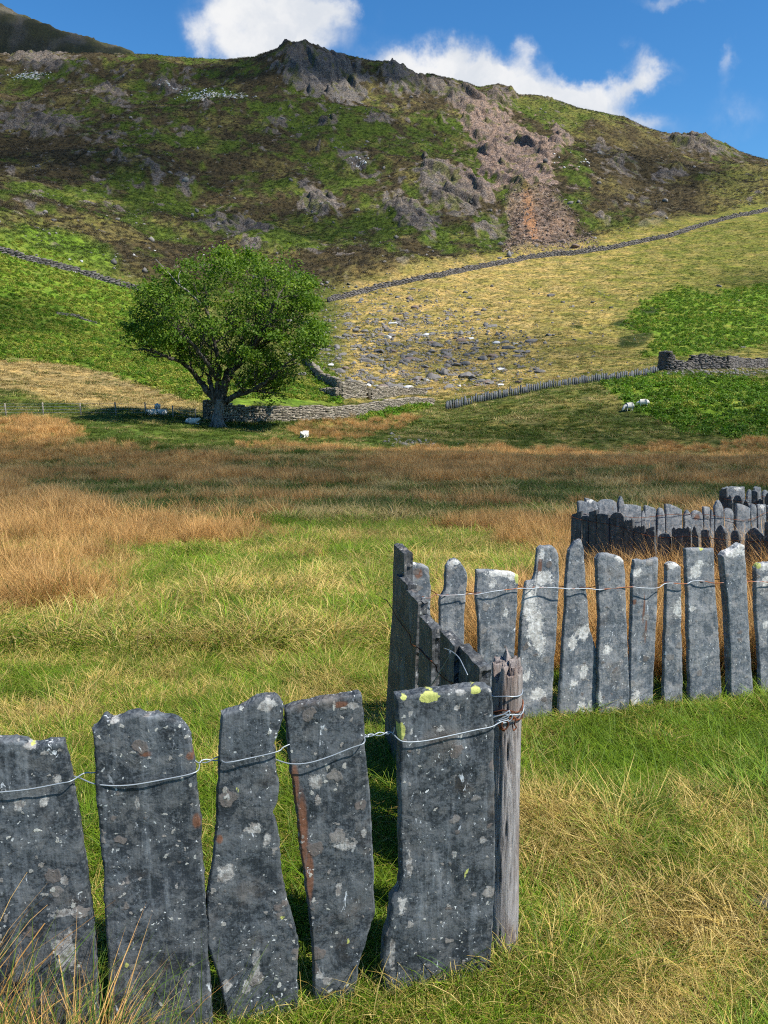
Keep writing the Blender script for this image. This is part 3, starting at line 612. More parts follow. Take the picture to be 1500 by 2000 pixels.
# --- second fence, sunlit
P3 = (.20, 3.44); D3 = (2.06-.20, 3.93-3.44)
f3 = empty('slate_fence', (1.2, 3.7, -.1), label='long sunlit run of pale blue-grey slates wired together behind the wooden post', cat='fence', group='slate fence runs')
sec = [
 ('slate with a brown stain near its blunt top', dict(L=[(790, 1104), (792, 1180), (790, 1400)], Rr=[(838, 1110), (842, 1150), (838, 1250), (836, 1440)], T=[(790, 1106), (800, 1100), (812, 1100), (822, 1102), (836, 1108), (838, 1114)], marks=[('rust', 817, 1120, 8, 9), ('pale', 802, 1102, 10, 4)])),
 ('slate with a pointed top', dict(L=[(870, 1105), (868, 1150), (858, 1170), (858, 1240), (862, 1440)], Rr=[(906, 1108), (911, 1120), (906, 1200), (900, 1440)], T=[(870, 1106), (878, 1094), (888, 1090), (896, 1095), (906, 1110)], marks=[('pale', 884, 1098, 12, 5)])),
 ('wide slate with a flat top and pale lichen crust', dict(L=[(929, 1110), (927, 1165), (932, 1215), (934, 1300), (938, 1440)], Rr=[(1009, 1118), (1008, 1180), (1002, 1280), (1004, 1440)], T=[(929, 1111), (950, 1112), (975, 1114), (1000, 1117), (1010, 1122)], marks=[('pale', 975, 1117, 26, 6), ('lime', 1008, 1127, 5, 10), ('pale', 960, 1138, 6, 8), ('pale', 985, 1195, 4, 8), ('pale', 998, 1124, 12, 6)])),
 ('slate streaked with white lichen and stepped at the shoulder', dict(L=[(1048, 1078), (1046, 1125), (1040, 1134), (1028, 1136), (1022, 1170), (1014, 1260), (1010, 1450)], Rr=[(1090, 1078), (1092, 1130), (1088, 1200), (1080, 1320), (1076, 1450)], T=[(1028, 1150), (1030, 1136), (1042, 1134), (1048, 1116), (1052, 1072), (1058, 1066), (1078, 1066), (1086, 1072), (1090, 1082)],
    marks=[('pale', 1060, 1130, 16, 12), ('pale', 1032, 1180, 14, 30), ('pale', 1044, 1225, 14, 30), ('pale', 1030, 1320, 8, 9), ('pale', 1050, 1355, 14, 10), ('pale', 1058, 1082, 5, 10), ('pale', 1055, 1255, 8, 20), ('rust', 1054, 1105, 4, 16), ('rust', 1048, 1235, 5, 7)])),
 ('pointed leaning slate with a small drilled hole', dict(L=[(1110, 1072), (1104, 1140), (1100, 1240), (1092, 1340), (1088, 1450)], Rr=[(1137, 1070), (1142, 1140), (1150, 1230), (1164, 1270), (1170, 1330), (1172, 1450)], T=[(1110, 1074), (1120, 1058), (1132, 1053), (1137, 1070)],
    marks=[('pale', 1116, 1255, 7, 13), ('pale', 1137, 1232, 11, 13), ('pale', 1138, 1310, 7, 13), ('pale', 1134, 1395, 14, 22), ('pale', 1117, 1332, 7, 6)])),
 ('slate with a worn flat top beside the leaning one', dict(L=[(1158, 1082), (1160, 1120), (1164, 1200), (1162, 1290), (1164, 1450)], Rr=[(1210, 1086), (1215, 1120), (1219, 1240), (1222, 1340), (1222, 1440)], T=[(1158, 1088), (1166, 1078), (1185, 1079), (1205, 1084), (1212, 1092)], marks=[('pale', 1180, 1265, 8, 9), ('pale', 1160, 1360, 8, 12), ('pale', 1205, 1088, 9, 6)], off=.02)),
 ('smooth slate with a rusty streak down its face', dict(L=[(1238, 1092), (1234, 1130), (1232, 1220), (1230, 1320), (1230, 1430)], Rr=[(1284, 1090), (1284, 1150), (1280, 1230), (1276, 1320), (1274, 1430)], T=[(1238, 1094), (1246, 1092), (1258, 1096), (1270, 1093), (1284, 1089)], marks=[('pale', 1244, 1118, 9, 7), ('rust', 1256, 1190, 2, 30), ('rust', 1260, 1230, 2, 25), ('rust', 1238, 1175, 4, 5), ('pale', 1240, 1380, 8, 28)])),
 ('narrow slate with a pale round lichen patch', dict(L=[(1300, 1100), (1298, 1160), (1296, 1260), (1292, 1430)], Rr=[(1326, 1104), (1327, 1160), (1330, 1300), (1330, 1420)], T=[(1300, 1102), (1308, 1097), (1318, 1098), (1326, 1106)], marks=[('pale', 1321, 1187, 7, 15), ('pale', 1312, 1103, 10, 6)])),
 ('square-topped slate with two pale lichen discs', dict(L=[(1334, 1070), (1338, 1180), (1341, 1300), (1343, 1420)], Rr=[(1389, 1070), (1392, 1140), (1400, 1250), (1404, 1340), (1406, 1420)], T=[(1334, 1070), (1350, 1069), (1370, 1070), (1389, 1070)], marks=[('pale', 1353, 1116, 10, 10), ('pale', 1360, 1099, 8, 7), ('pale', 1346, 1187, 6, 5), ('lime', 1364, 1071, 3, 3)])),
 ('tall slate with a thick dark left edge', dict(L=[(1402, 1078), (1404, 1110), (1412, 1200), (1416, 1300), (1420, 1420)], Rr=[(1444, 1065), (1448, 1120), (1454, 1240), (1460, 1330), (1462, 1420)], T=[(1402, 1084), (1408, 1076), (1424, 1068), (1436, 1060), (1443, 1062)], marks=[('pale', 1425, 1075, 16, 7), ('pale', 1436, 1066, 6, 6)], off=.02)),
 ('slate with a rounded shoulder at the right frame edge', dict(L=[(1471, 1105), (1472, 1180), (1480, 1290), (1484, 1420)], Rr=[(1520, 1098), (1522, 1200), (1526, 1420)], T=[(1471, 1108), (1476, 1100), (1500, 1097), (1520, 1098)], marks=[('pale', 1492, 1105, 14, 6), ('lime', 1477, 1104, 4, 5), ('pale', 1490, 1133, 6, 9), ('pale', 1491, 1218, 4, 7)])),
 (None, dict(L=[(1540, 1110), (1544, 1420)], Rr=[(1590, 1100), (1596, 1420)], T=[(1540, 1108), (1560, 1098), (1590, 1104)])),
 (None, dict(L=[(1606, 1090), (1612, 1420)], Rr=[(1650, 1090), (1660, 1420)], T=[(1606, 1092), (1630, 1080), (1650, 1092)])),
]
for i, (lab, kw) in enumerate(sec):
    kw.setdefault('off', (i*37 % 11-5)*.002)
    o = slate('slate_slab', f3, P3, D3, mat=M_sl2, th=.024 if i != 9 else .045, nx=18, nz=60, bury=.08, rough=.004, seed=60+i, **kw)
    if lab: o['label'] = lab

# --- third and fourth enclosures
def run(empt, P0, P1_, n, hts, mat, seed, wlo=.13, whi=.2, gap=.03, th=.028, shapes=None):
    rs = random.Random(seed); P0 = Vector(P0); P1_ = Vector(P1_); Dv = (P1_-P0); Ln = Dv.length; Dv.normalize(); s = 0; tops = []
    items = []
    while s < Ln-.08:
        w = rs.uniform(wlo, whi); w = min(w, Ln-s); items.append((s, w)); s += w+rs.uniform(gap*.4, gap*1.8)
    for k, (s0, w) in enumerate(items):
        h = rs.uniform(*hts); nx, nz = 8, 14
        lean = rs.uniform(-.06, .06); tw0, tw1 = rs.uniform(.6, .95), rs.uniform(.03, .12)
        S, Vv = np.meshgrid(np.linspace(0, 1, nx), np.linspace(0, 1, nz), indexing='ij')
        st = rs.choice(['flat', 'point', 'slant', 'round']); x = np.linspace(0, 1, nx)
        prof = {'flat': 1-.03*x, 'point': 1-.32*np.abs(x-rs.uniform(.3, .7)), 'slant': 1-.16*(x if rs.random() < .5 else 1-x), 'round': 1-.25*(2*x-1)**4-.03*x}[st]
        prof = prof+np.array([rs.uniform(-.015, .015) for _ in range(nx)])
        Z = -.2+(h*prof[:, None]+.2)*Vv
        wd = w*(1-.22*np.clip(Z/h, 0, 1)**2*tw0); U = (S-.5)*wd+lean*Z+noise(Z*9, S*3+k, seed)*.006
        fr = th/2+fbm(U*9+k*3, Z*6, 3, seed)*.008; bk = -th/2+U*0
        Vt = np.concatenate([np.stack([U, -fr, Z], -1).reshape(-1, 3), np.stack([U, -bk, Z], -1).reshape(-1, 3)])
        n_ = nx*nz; ix = np.arange(n_).reshape(nx, nz); Fa = []
        for i in range(nx-1):
            for j in range(nz-1): Fa += [(ix[i, j], ix[i+1, j], ix[i+1, j+1], ix[i, j+1]), (n_+ix[i, j+1], n_+ix[i+1, j+1], n_+ix[i+1, j], n_+ix[i, j])]
        lp = [ix[0, j] for j in range(nz)]+[ix[i, nz-1] for i in range(1, nx)]+[ix[nx-1, j] for j in range(nz-2, -1, -1)]
        for a, b in zip(lp[:-1], lp[1:]): Fa.append((a, b, n_+b, n_+a))
        p = P0+Dv*(s0+w/2); z = gh(p.x, p.y)
        at = {q: np.zeros(len(Vt)) for q in ('rust', 'pale', 'lime')}
        at['pale'] = np.clip(1-np.abs(Vt[:, 2]-h)/.05, 0, 1)*rs.choice([0, .35, .5, .55])
        o = mesh_np('slate_slab', Vt, Fa, mat, empt, False, at)
        o.location = Vector((p.x, p.y, z-.02))-empt.location; o.rotation_euler = (rs.uniform(-.05, .05), 0, math.atan2(Dv.y, Dv.x)+rs.uniform(-.05, .05))
        tops.append((p.x, p.y, z+h*.8))
    return tops
M_galv = NT('galvanised_wire'); M_galv = M_galv.done(M_galv.princ((.30, .34, .38), .5, None, .5, .5))
_t = NT('rusty_wire'); _c = _t.n('ShaderNodeTexCoord').outputs['Object']; _f = _t.ramp(_t.noise(_c, 40, 3), .4, .6)
M_rust = _t.done(_t.princ(_t.mix(_f, (.07, .028, .018), (.20, .07, .03)), .9, None, 0., .1))
_t = NT('part_rusted_wire'); _c = _t.n('ShaderNodeTexCoord').outputs['Object']; _f = _t.ramp(_t.noise(_c, 7, 3), .47, .56)
M_prust = _t.done(_t.princ(_t.mix(_f, (.36, .40, .44), (.26, .09, .035)), .6, None, .2, .3))
def wire_line(parent, pts, mat, r=.002, name='wire', n=6):
    mb = MB(); tube(mb, catmull(pts, n), r, 6); return mb.build(name, mat, parent, True)
def fence_run(label, A, B, hts, mat, seed, **k):
    e = empty('slate_fence', (A[0], A[1], gh(*A)), label=label, cat='fence', group='slate fence runs')
    tp = run(e, A, B, 0, hts, mat, seed, **k); dv = (Vector(B)-Vector(A)).normalized(); nr = Vector((dv.y, -dv.x))
    if nr.y > 0: nr = -nr
    pts = [(x+nr.x*(.03+.012*(i % 2)), y+nr.y*(.03+.012*(i % 2)), z-.05+.012*math.sin(i*1.7)) for i, (x, y, z) in enumerate(tp)]
    wire_line(e, pts, M_rust, .0032, n=3)
    return e
CO = (1.90, 7.5)
def slab_row(label, A, B, spec, yb, mat, seed, wy):
    """spec: (left px, right px, top px, kind of top); yb: pixel rows of the feet at the two ends"""
    e = empty('slate_fence', (A[0], A[1], gh(*A)), label=label, cat='fence', group='slate fence runs'); D = (B[0]-A[0], B[1]-A[1]); rs = random.Random(seed); x0, x1 = spec[0][0], spec[-1][1]
    for k, (xl, xr, yt, sh) in enumerate(spec):
        w = xr-xl; y2 = yb[0]+(yb[1]-yb[0])*(xl-x0)/(x1-x0); j = lambda a: rs.uniform(-a, a)
        T = {'f': [(xl, yt+2+j(1)), (xl+w*.3, yt+j(1)), (xl+w*.7, yt+1+j(1)), (xr, yt+2+j(2))], 'p': [(xl, yt+13), (xl+w*.25, yt+4), (xl+w*.5, yt), (xl+w*.75, yt+6), (xr, yt+17)], 'r': [(xl, yt+9), (xl+w*.2, yt+2), (xl+w*.5, yt), (xl+w*.8, yt+2), (xr, yt+9)],
             'd': [(xl, yt), (xl+w*.3, yt+1), (xl+w*.7, yt+w*.18), (xr, yt+w*.36)], 'u': [(xl, yt+w*.36), (xl+w*.3, yt+w*.25), (xl+w*.6, yt+2), (xr, yt)],
             't': [(xl, yt+6), (xl+w*.12, yt+1), (xl+w*.25, yt+7), (xl+w*.4, yt), (xl+w*.52, yt+6), (xl+w*.65, yt+1), (xl+w*.8, yt+5), (xl+w*.9, yt-1), (xr, yt+4)]}[sh]
        sk = j(.05); L = [(xl, yt), (xl+j(2)-w*.03, yt+(y2-yt)*.4), (xl-w*.06+sk*60, y2)]; Rr = [(xr, yt), (xr+j(2)+w*.04, yt+(y2-yt)*.4), (xr+w*.07+sk*60, y2)]
        mk = [('pale', xl+w*.5, yt+4, w*.3, 2)] if rs.random() < .12 and mat is M_sl2 else []
        if (xl, mat) == (1350, M_sl2): mk = [('rust', 1360, 1011, 6, 6)]
        slate('slate_slab', e, A, D, L, Rr, T, mat, th=.03, nx=10, nz=16, bury=.2, rough=.005, off=j(.012), edge=.001, marks=mk, seed=seed*50+k)
    nn = Vector((D[1], -D[0])).normalized(); pts = []
    for i_, (x, y) in enumerate(wy):
        q = on_plane(x, y, A, D); pts.append((q.x+nn.x*(.03+.008*(i_ % 2)), q.y+nn.y*(.03+.008*(i_ % 2)), q.z))
    wire_line(e, pts, M_rust, .0024, n=3)
slab_row('shade-darkened slate run coming forward in front of a pale one', CO, (3.30, 5.75), [(1117, 1137, 998, 'u'), (1139, 1152, 1006, 'f'), (1153, 1167, 995, 'u'), (1168, 1191, 1002, 'f'), (1193, 1220, 1000, 'r'), (1222, 1238, 1012, 't'), (1241, 1262, 1024, 't'), (1263, 1278, 1028, 'u'), (1287, 1310, 1041, 'r'), (1313, 1348, 1028, 't'), (1352, 1363, 1026, 'p'), (1371, 1387, 1034, 'f'), (1396, 1418, 1025, 'p'), (1429, 1446, 1035, 'r'), (1457, 1491, 1030, 'p'), (1494, 1520, 1018, 'f'), (1530, 1560, 1024, 'p')],
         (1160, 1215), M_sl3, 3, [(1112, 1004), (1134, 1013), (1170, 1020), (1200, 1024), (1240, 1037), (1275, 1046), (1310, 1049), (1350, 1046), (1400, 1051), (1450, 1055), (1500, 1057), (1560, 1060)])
slab_row('pale sunlit slate run behind the shade-darkened one', (1.92, 7.62), (4.75, 8.5), [(1127, 1144, 977, 'f'), (1143, 1166, 973, 'd'), (1168, 1206, 975, 'r'), (1207, 1218, 968, 'p'), (1216, 1252, 985, 'f'), (1252, 1260, 996, 'p'), (1260, 1281, 987, 'd'), (1283, 1295, 991, 'r'), (1298, 1330, 984, 'd'), (1334, 1348, 995, 'p'), (1350, 1372, 997, 'r'), (1373, 1385, 989, 'f'), (1386, 1392, 995, 'p'), (1394, 1410, 976, 'p'), (1413, 1431, 992, 'r'), (1436, 1463, 983, 'd'), (1465, 1477, 984, 'r'), (1478, 1494, 984, 'f'), (1497, 1520, 980, 'u'), (1530, 1560, 985, 'r')],
         (1155, 1122), M_sl2, 5, [(1130, 1002), (1165, 1004), (1200, 1006), (1240, 1010), (1270, 1008), (1300, 1004), (1340, 1003), (1380, 1004), (1420, 1012), (1460, 1014), (1500, 998), (1560, 996)])
slab_row('farthest pale slate run, cut by the right frame edge, above the other runs', (4.95, 11.1), (6.9, 11.9), [(1410, 1421, 950, 'u'), (1422, 1454, 950, 'f'), (1458, 1471, 955, 'p'), (1474, 1486, 950, 'f'), (1489, 1500, 957, 'r'), (1503, 1530, 950, 'f'), (1534, 1560, 955, 'p')],
         (1082, 1070), M_sl2, 8, [(1412, 970), (1460, 972), (1500, 968), (1560, 970)])
slab_row('shade-darkened slate run in front of the farthest pale slates', (4.88, 11.0), (5.95, 9.3), [(1406, 1420, 953, 'u'), (1420, 1431, 965, 'p'), (1433, 1450, 967, 'r'), (1452, 1464, 975, 'p'), (1469, 1480, 957, 'd'), (1482, 1491, 974, 'f'), (1495, 1508, 961, 'p'), (1512, 1530, 972, 'r')],
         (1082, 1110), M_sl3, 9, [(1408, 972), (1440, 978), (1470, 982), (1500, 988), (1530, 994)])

# --- wires of the nearest fence
def on1(x, y, o=.026):
    q = on_plane(x, y, P1, D1); d = Vector(D1).normalized(); return (q.x+d.y*o, q.y-d.x*o, q.z)
def tw(x0, y0, x1, y1, turns, r=.0045, ph=0., o=.0):
    out = []
    for k in range(int(turns*6)+1):
        t = k/(turns*6); x = x0+(x1-x0)*t; y = y0+(y1-y0)*t; a = t*turns*2*math.pi+ph; p = on1(x, y, o+r*math.cos(a)); out.append((p[0], p[1], p[2]+r*math.sin(a)))
    return out
WR = .0016
F_ = lambda pts, o=.026: [on1(x, y, o) for x, y in pts]
wire_line(f1, F_([(-70, 1540), (0, 1534), (60, 1528), (120, 1517), (143, 1512)], .030)+F_([(165, 1510), (189, 1508)], .0)+F_([(230, 1500), (350, 1480)], -.028)+tw(386, 1488, 430, 1482, 1., .003), M_galv, WR)
wire_line(f1, F_([(-60, 1550), (100, 1530)], -.028)+F_([(145, 1521)], -.01)+F_([(190, 1521)], .024)+F_([(250, 1519), (320, 1508), (382, 1494)], .034)+tw(390, 1490, 430, 1480, 1., .003, ph=3.14)+F_([(440, 1477), (490, 1468), (540, 1456)], .030)+F_([(560, 1452)], .01)+F_([(640, 1440)], -.03)+tw(712, 1438, 765, 1431, 1.5, .0032), M_galv, WR)
wire_line(f1, F_([(440, 1495), (520, 1486)], -.028)+F_([(537, 1483)], .0)+F_([(566, 1483)], .022)+F_([(600, 1478), (640, 1466), (680, 1450), (706, 1440)], .030)+tw(712, 1437, 765, 1430, 1.5, .0032, ph=3.14)+F_([(780, 1437)], .03)+F_([(820, 1435), (870, 1425), (920, 1414), (950, 1408)], .034)+F_([(968, 1401), (985, 1396)], .03), M_galv, WR)
wire_line(f1, F_([(765, 1431), (768, 1425), (769, 1418)], .008), M_galv, WR*.9)

# --- wooden post
PB = at_Y(980, 1880, 1.945); pz = gh(PB.x, PB.y)
post = empty('wooden_post', (PB.x, PB.y, pz), label='weathered grey wooden fence post with a splintered top, bound with wire', cat='post')
t = NT('weathered_wood'); co = t.n('ShaderNodeTexCoord').outputs['Object']
gr = t.noise(t.mapv(co, (42, 42, 3.0)), 1, 8, .75, 1.1); g2 = t.noise(t.mapv(co, (160, 160, 5)), 1, 4, .7); bl = t.noise(t.mapv(co, (9, 9, 3.)), 1, 4, .6)
wc = t.mix(t.ramp(gr, .35, .65), (.13, .115, .11), (.36, .345, .34)); wc = t.mix(t.math('MULTIPLY', t.ramp(g2, .45, .62), .5), wc, (.34, .32, .32))
wc = t.mix(t.math('MULTIPLY', t.ramp(bl, .46, .60), .6), wc, (.16, .11, .085)); wc = t.mix(t.math('MULTIPLY', t.ramp(t.noise(t.mapv(co, (14, 14, 5)), 1, 5, .7), .58, .66), .8), wc, (.42, .40, .41))
wc = t.mix(t.math('MULTIPLY', t.attr('br').outputs['Fac'], .45), wc, (.20, .10, .055))
M_wood = t.done(t.princ(wc, .85, t.bump(t.math('ADD', t.math('MULTIPLY', gr, 1.), t.math('MULTIPLY', g2, .35)), 1., .010), spec=.2))
ns, nr_ = 72, 130; Hp = .885; V_ = []; A_ = []
for j in range(nr_):
    z = -.12+(Hp+.12)*j/(nr_-1)
    for k in range(ns):
        th = 2*math.pi*k/ns
        r = .043-.006*z+.0025*math.sin(th*2+1+z)+.006*max(0, .12-z)
        r += .0028*float(noise(np.array(th*2.6), np.array(z*3.), 3))+.0012*float(noise(np.array(th*14.), np.array(z*5.), 4))
        for (tc_, w_, d_, z0) in ((-1.62, .022, .014, .35), (-1.15, .016, .006, .0), (-.8, .02, .007, .55), (-2.2, .016, .006, .1), (-1.85, .014, .005, -.1), (.6, .03, .01, 0), (2.4, .03, .01, 0)):
            d = abs(((th-tc_+.10*math.sin(z*9)+math.pi) % (2*math.pi))-math.pi); r -= d_*math.exp(-(d/w_)**2)*min(1, max(0, (z-z0)*6+.3))
        zz = z
        if j > nr_-14:
            q = (j-(nr_-14))/13
            zz = z+q*.035*float(noise(np.array(th*1.6), np.array(0.5), 8))+q*.012*float(noise(np.array(th*7), np.array(9.5), 9))-q*.02*(math.cos(th+2.) > .6)
        V_.append((r*math.cos(th)+.010*z*math.sin(2.2*z)-.022*z, r*math.sin(th)+.02*z, zz)); A_.append(max(0, (z-(Hp-.10))/.1)*(.9 if math.cos(th+2.4) > 0 else .3))
F4 = []
for j in range(nr_-1):
    for k in range(ns): k2 = (k+1) % ns; F4.append((j*ns+k, j*ns+k2, (j+1)*ns+k2, (j+1)*ns+k))
prev = [(nr_-1)*ns+k for k in range(ns)]
topc = np.mean([V_[p] for p in prev], 0)
for q in (.8, .55, .3):
    cur = []
    for k in range(ns):
        p = np.array(V_[prev[k]] if q == .8 else V_[(nr_-1)*ns+k]); p0 = np.array(V_[(nr_-1)*ns+k]); c = topc+(p0-topc)*q; c[2] = p0[2]+(random.random()-.6)*.016*(1.1-q)-.006
        V_.append(tuple(c)); A_.append(.5); cur.append(len(V_)-1)
    for k in range(ns): k2 = (k+1) % ns; F4.append((prev[k], prev[k2], cur[k2], cur[k]))
    prev = cur
F4.append(tuple(prev))
ob = mesh_np('timber', V_, F4, M_wood, post, True, dict(br=np.array(A_)))
def ring(zc, tilt, rr, mat, turns=1., wob=.004, name='wire_loop', rad=.0018, a0=0.):
    pts = []; N_ = int(turns*22)
    for k in range(N_+1):
        a = a0+turns*2*math.pi*k/N_; z = zc+tilt*math.cos(a)+random.uniform(-1, 1)*wob*.3+wob*math.sin(3.1*a)
        rx = rr+random.uniform(0, .0012); cx = .010*zc*math.sin(2.2*zc)-.022*zc
        pts.append((PB.x+cx+rx*math.cos(a), PB.y+.02*zc+rx*math.sin(a), pz+z))
    mb = MB(); tube(mb, catmull(pts, 2), rad, 6); o = mb.build(name, mat, post, True); return o
def z_at(py): return float(ZC+tan_of(py)*(PB.y-.03))-pz
ring(z_at(1363), .004, .0425, M_galv, 1.0)['label'] = 'thin dark galvanised wire loop, the topmost on the post'
ring(z_at(1392), .006, .044, M_rust, 2.2, .007, rad=.0017); ring(z_at(1402), -.008, .0445, M_rust, 2.1, .006, rad=.0017)
ring(z_at(1398), .006, .0465, M_galv, 1.3, .006)
# knot in front of the post
kx, ky = 980, 1402
kp = lambda x, y, o: (lambda q: (q.x, q.y-o, q.z))(at_Y(x-6, y, PB.y-.05))
wire_line(post, [kp(958, 1407, 0), kp(972, 1398, .006), kp(988, 1392, .010), kp(1000, 1386, .008), kp(996, 1398, .012), kp(980, 1404, .012), kp(970, 1415, .012), kp(966, 1422, .014)], M_galv, .0019, 'wire_knot')
wire_line(post, [kp(972, 1410, .002), kp(984, 1400, .010), kp(1000, 1393, .010), kp(1006, 1396, .006), kp(1002, 1404, .008), kp(988, 1408, .012), kp(978, 1402, .014)], M_galv, .0018, 'wire_knot')
wire_line(post, [kp(975, 1408, .006), kp(983, 1418, .012), kp(992, 1420, .012), kp(998, 1410, .010), kp(990, 1402, .012), kp(984, 1412, .014), kp(990, 1424, .010), kp(980, 1420, .008)], M_rust, .0022, 'wire_knot')
wire_line(post, [kp(1006, 1398, 0), kp(1013, 1402, .006), kp(1010, 1412, .008), kp(1014, 1420, .002), kp(1008, 1424, .006), kp(1006, 1412, .004)], M_rust, .002, 'wire_knot')
# wires of the return fence
def on2(x, y, o=.03):
    q = on_plane(x, y, P2, D2); d = Vector(D2).normalized(); return (q.x-abs(d.y)*o, q.y-abs(d.x)*o, q.z)
wire_line(f2, [on2(x, y, .035) for x, y in [(765, 1170), (773, 1174), (795, 1210), (818, 1240), (820, 1256), (836, 1265), (850, 1280), (870, 1298), (872, 1308), (890, 1325), (915, 1338), (935, 1345)]], M_rust, .0022)
wire_line(f2, [on2(x, y, .04) for x, y in [(860, 1342), (880, 1312), (898, 1284), (902, 1272), (899, 1268)]], M_galv, .0017)
wire_line(f2, [on2(x, y, .04) for x, y in [(890, 1264), (905, 1270), (920, 1282), (930, 1300), (938, 1316)]], M_galv, .0017)
def on3(x, y, o=.024):
    q = on_plane(x, y, P3, D3); d = Vector(D3).normalized(); return (q.x+d.y*o, q.y-d.x*o, q.z)
w3 = [(822, 1164), (835, 1163), (845, 1158), (860, 1158), (900, 1158), (912, 1155), (930, 1157), (960, 1150), (1008, 1146), (1030, 1145), (1060, 1144), (1100, 1145), (1140, 1146), (1160, 1147), (1190, 1146), (1225, 1142), (1245, 1145), (1275, 1144), (1295, 1136), (1330, 1136), (1345, 1132), (1365, 1131), (1390, 1136), (1420, 1132), (1450, 1133), (1475, 1132), (1500, 1134), (1560, 1130), (1640, 1128)]
wire_line(f3, [on3(x, y, .030+.010*(i % 2)) for i, (x, y) in enumerate(w3)], M_prust, .0023)
wire_line(f3, [on3(x, y+(3 if i % 2 else -1), -.028 if i % 3 else .022) for i, (x, y) in enumerate(w3)], M_rust, .0021)
# ------------------------------------------------------------------ dry stone walls
def mat_stone(name, lo, hi, moss=.3):
    t = NT(name); co = t.n('ShaderNodeTexCoord').outputs['Object']; b = t.attr('br').outputs['Fac']
    n = t.noise(co, 2.2, 4, .6); n2 = t.noise(co, 9, 4, .65)
    c = t.mix(t.math('ADD', t.math('MULTIPLY', b, .75), t.math('MULTIPLY', t.math('SUBTRACT', n2, .5), .9), clamp=True), lo, hi)
    c = t.mix(t.math('MULTIPLY', t.ramp(n, .5, .68), moss), c, (.13, .14, .06))
    c = t.mix(t.math('MULTIPLY', t.ramp(n2, .62, .7), .55), c, (.46, .45, .42))
    return t.done(t.princ(c, .9, t.bump(n2, .6, .06), spec=.15))
M_wall = mat_stone('dry_stone', (.11, .095, .072), (.38, .33, .26)); M_wall2 = mat_stone('dark_dry_stone', (.075, .068, .065), (.21, .19, .18), .15)
M_bould = mat_stone('boulder_stone', (.085, .08, .078), (.26, .24, .22), .15); M_bpale = mat_stone('pale_stone', (.42, .42, .41), (.62, .62, .61), .05)
M_bpink = mat_stone('pinkish_stone', (.11, .08, .068), (.28, .21, .175), .1)
CUBE = np.array([(-1, -1, -1), (1, -1, -1), (1, 1, -1), (-1, 1, -1), (-1, -1, 1), (1, -1, 1), (1, 1, 1), (-1, 1, 1)], float)*.5
CF = [(3, 2, 1, 0), (4, 5, 6, 7), (0, 1, 5, 4), (1, 2, 6, 5), (2, 3, 7, 6), (3, 0, 4, 7)]
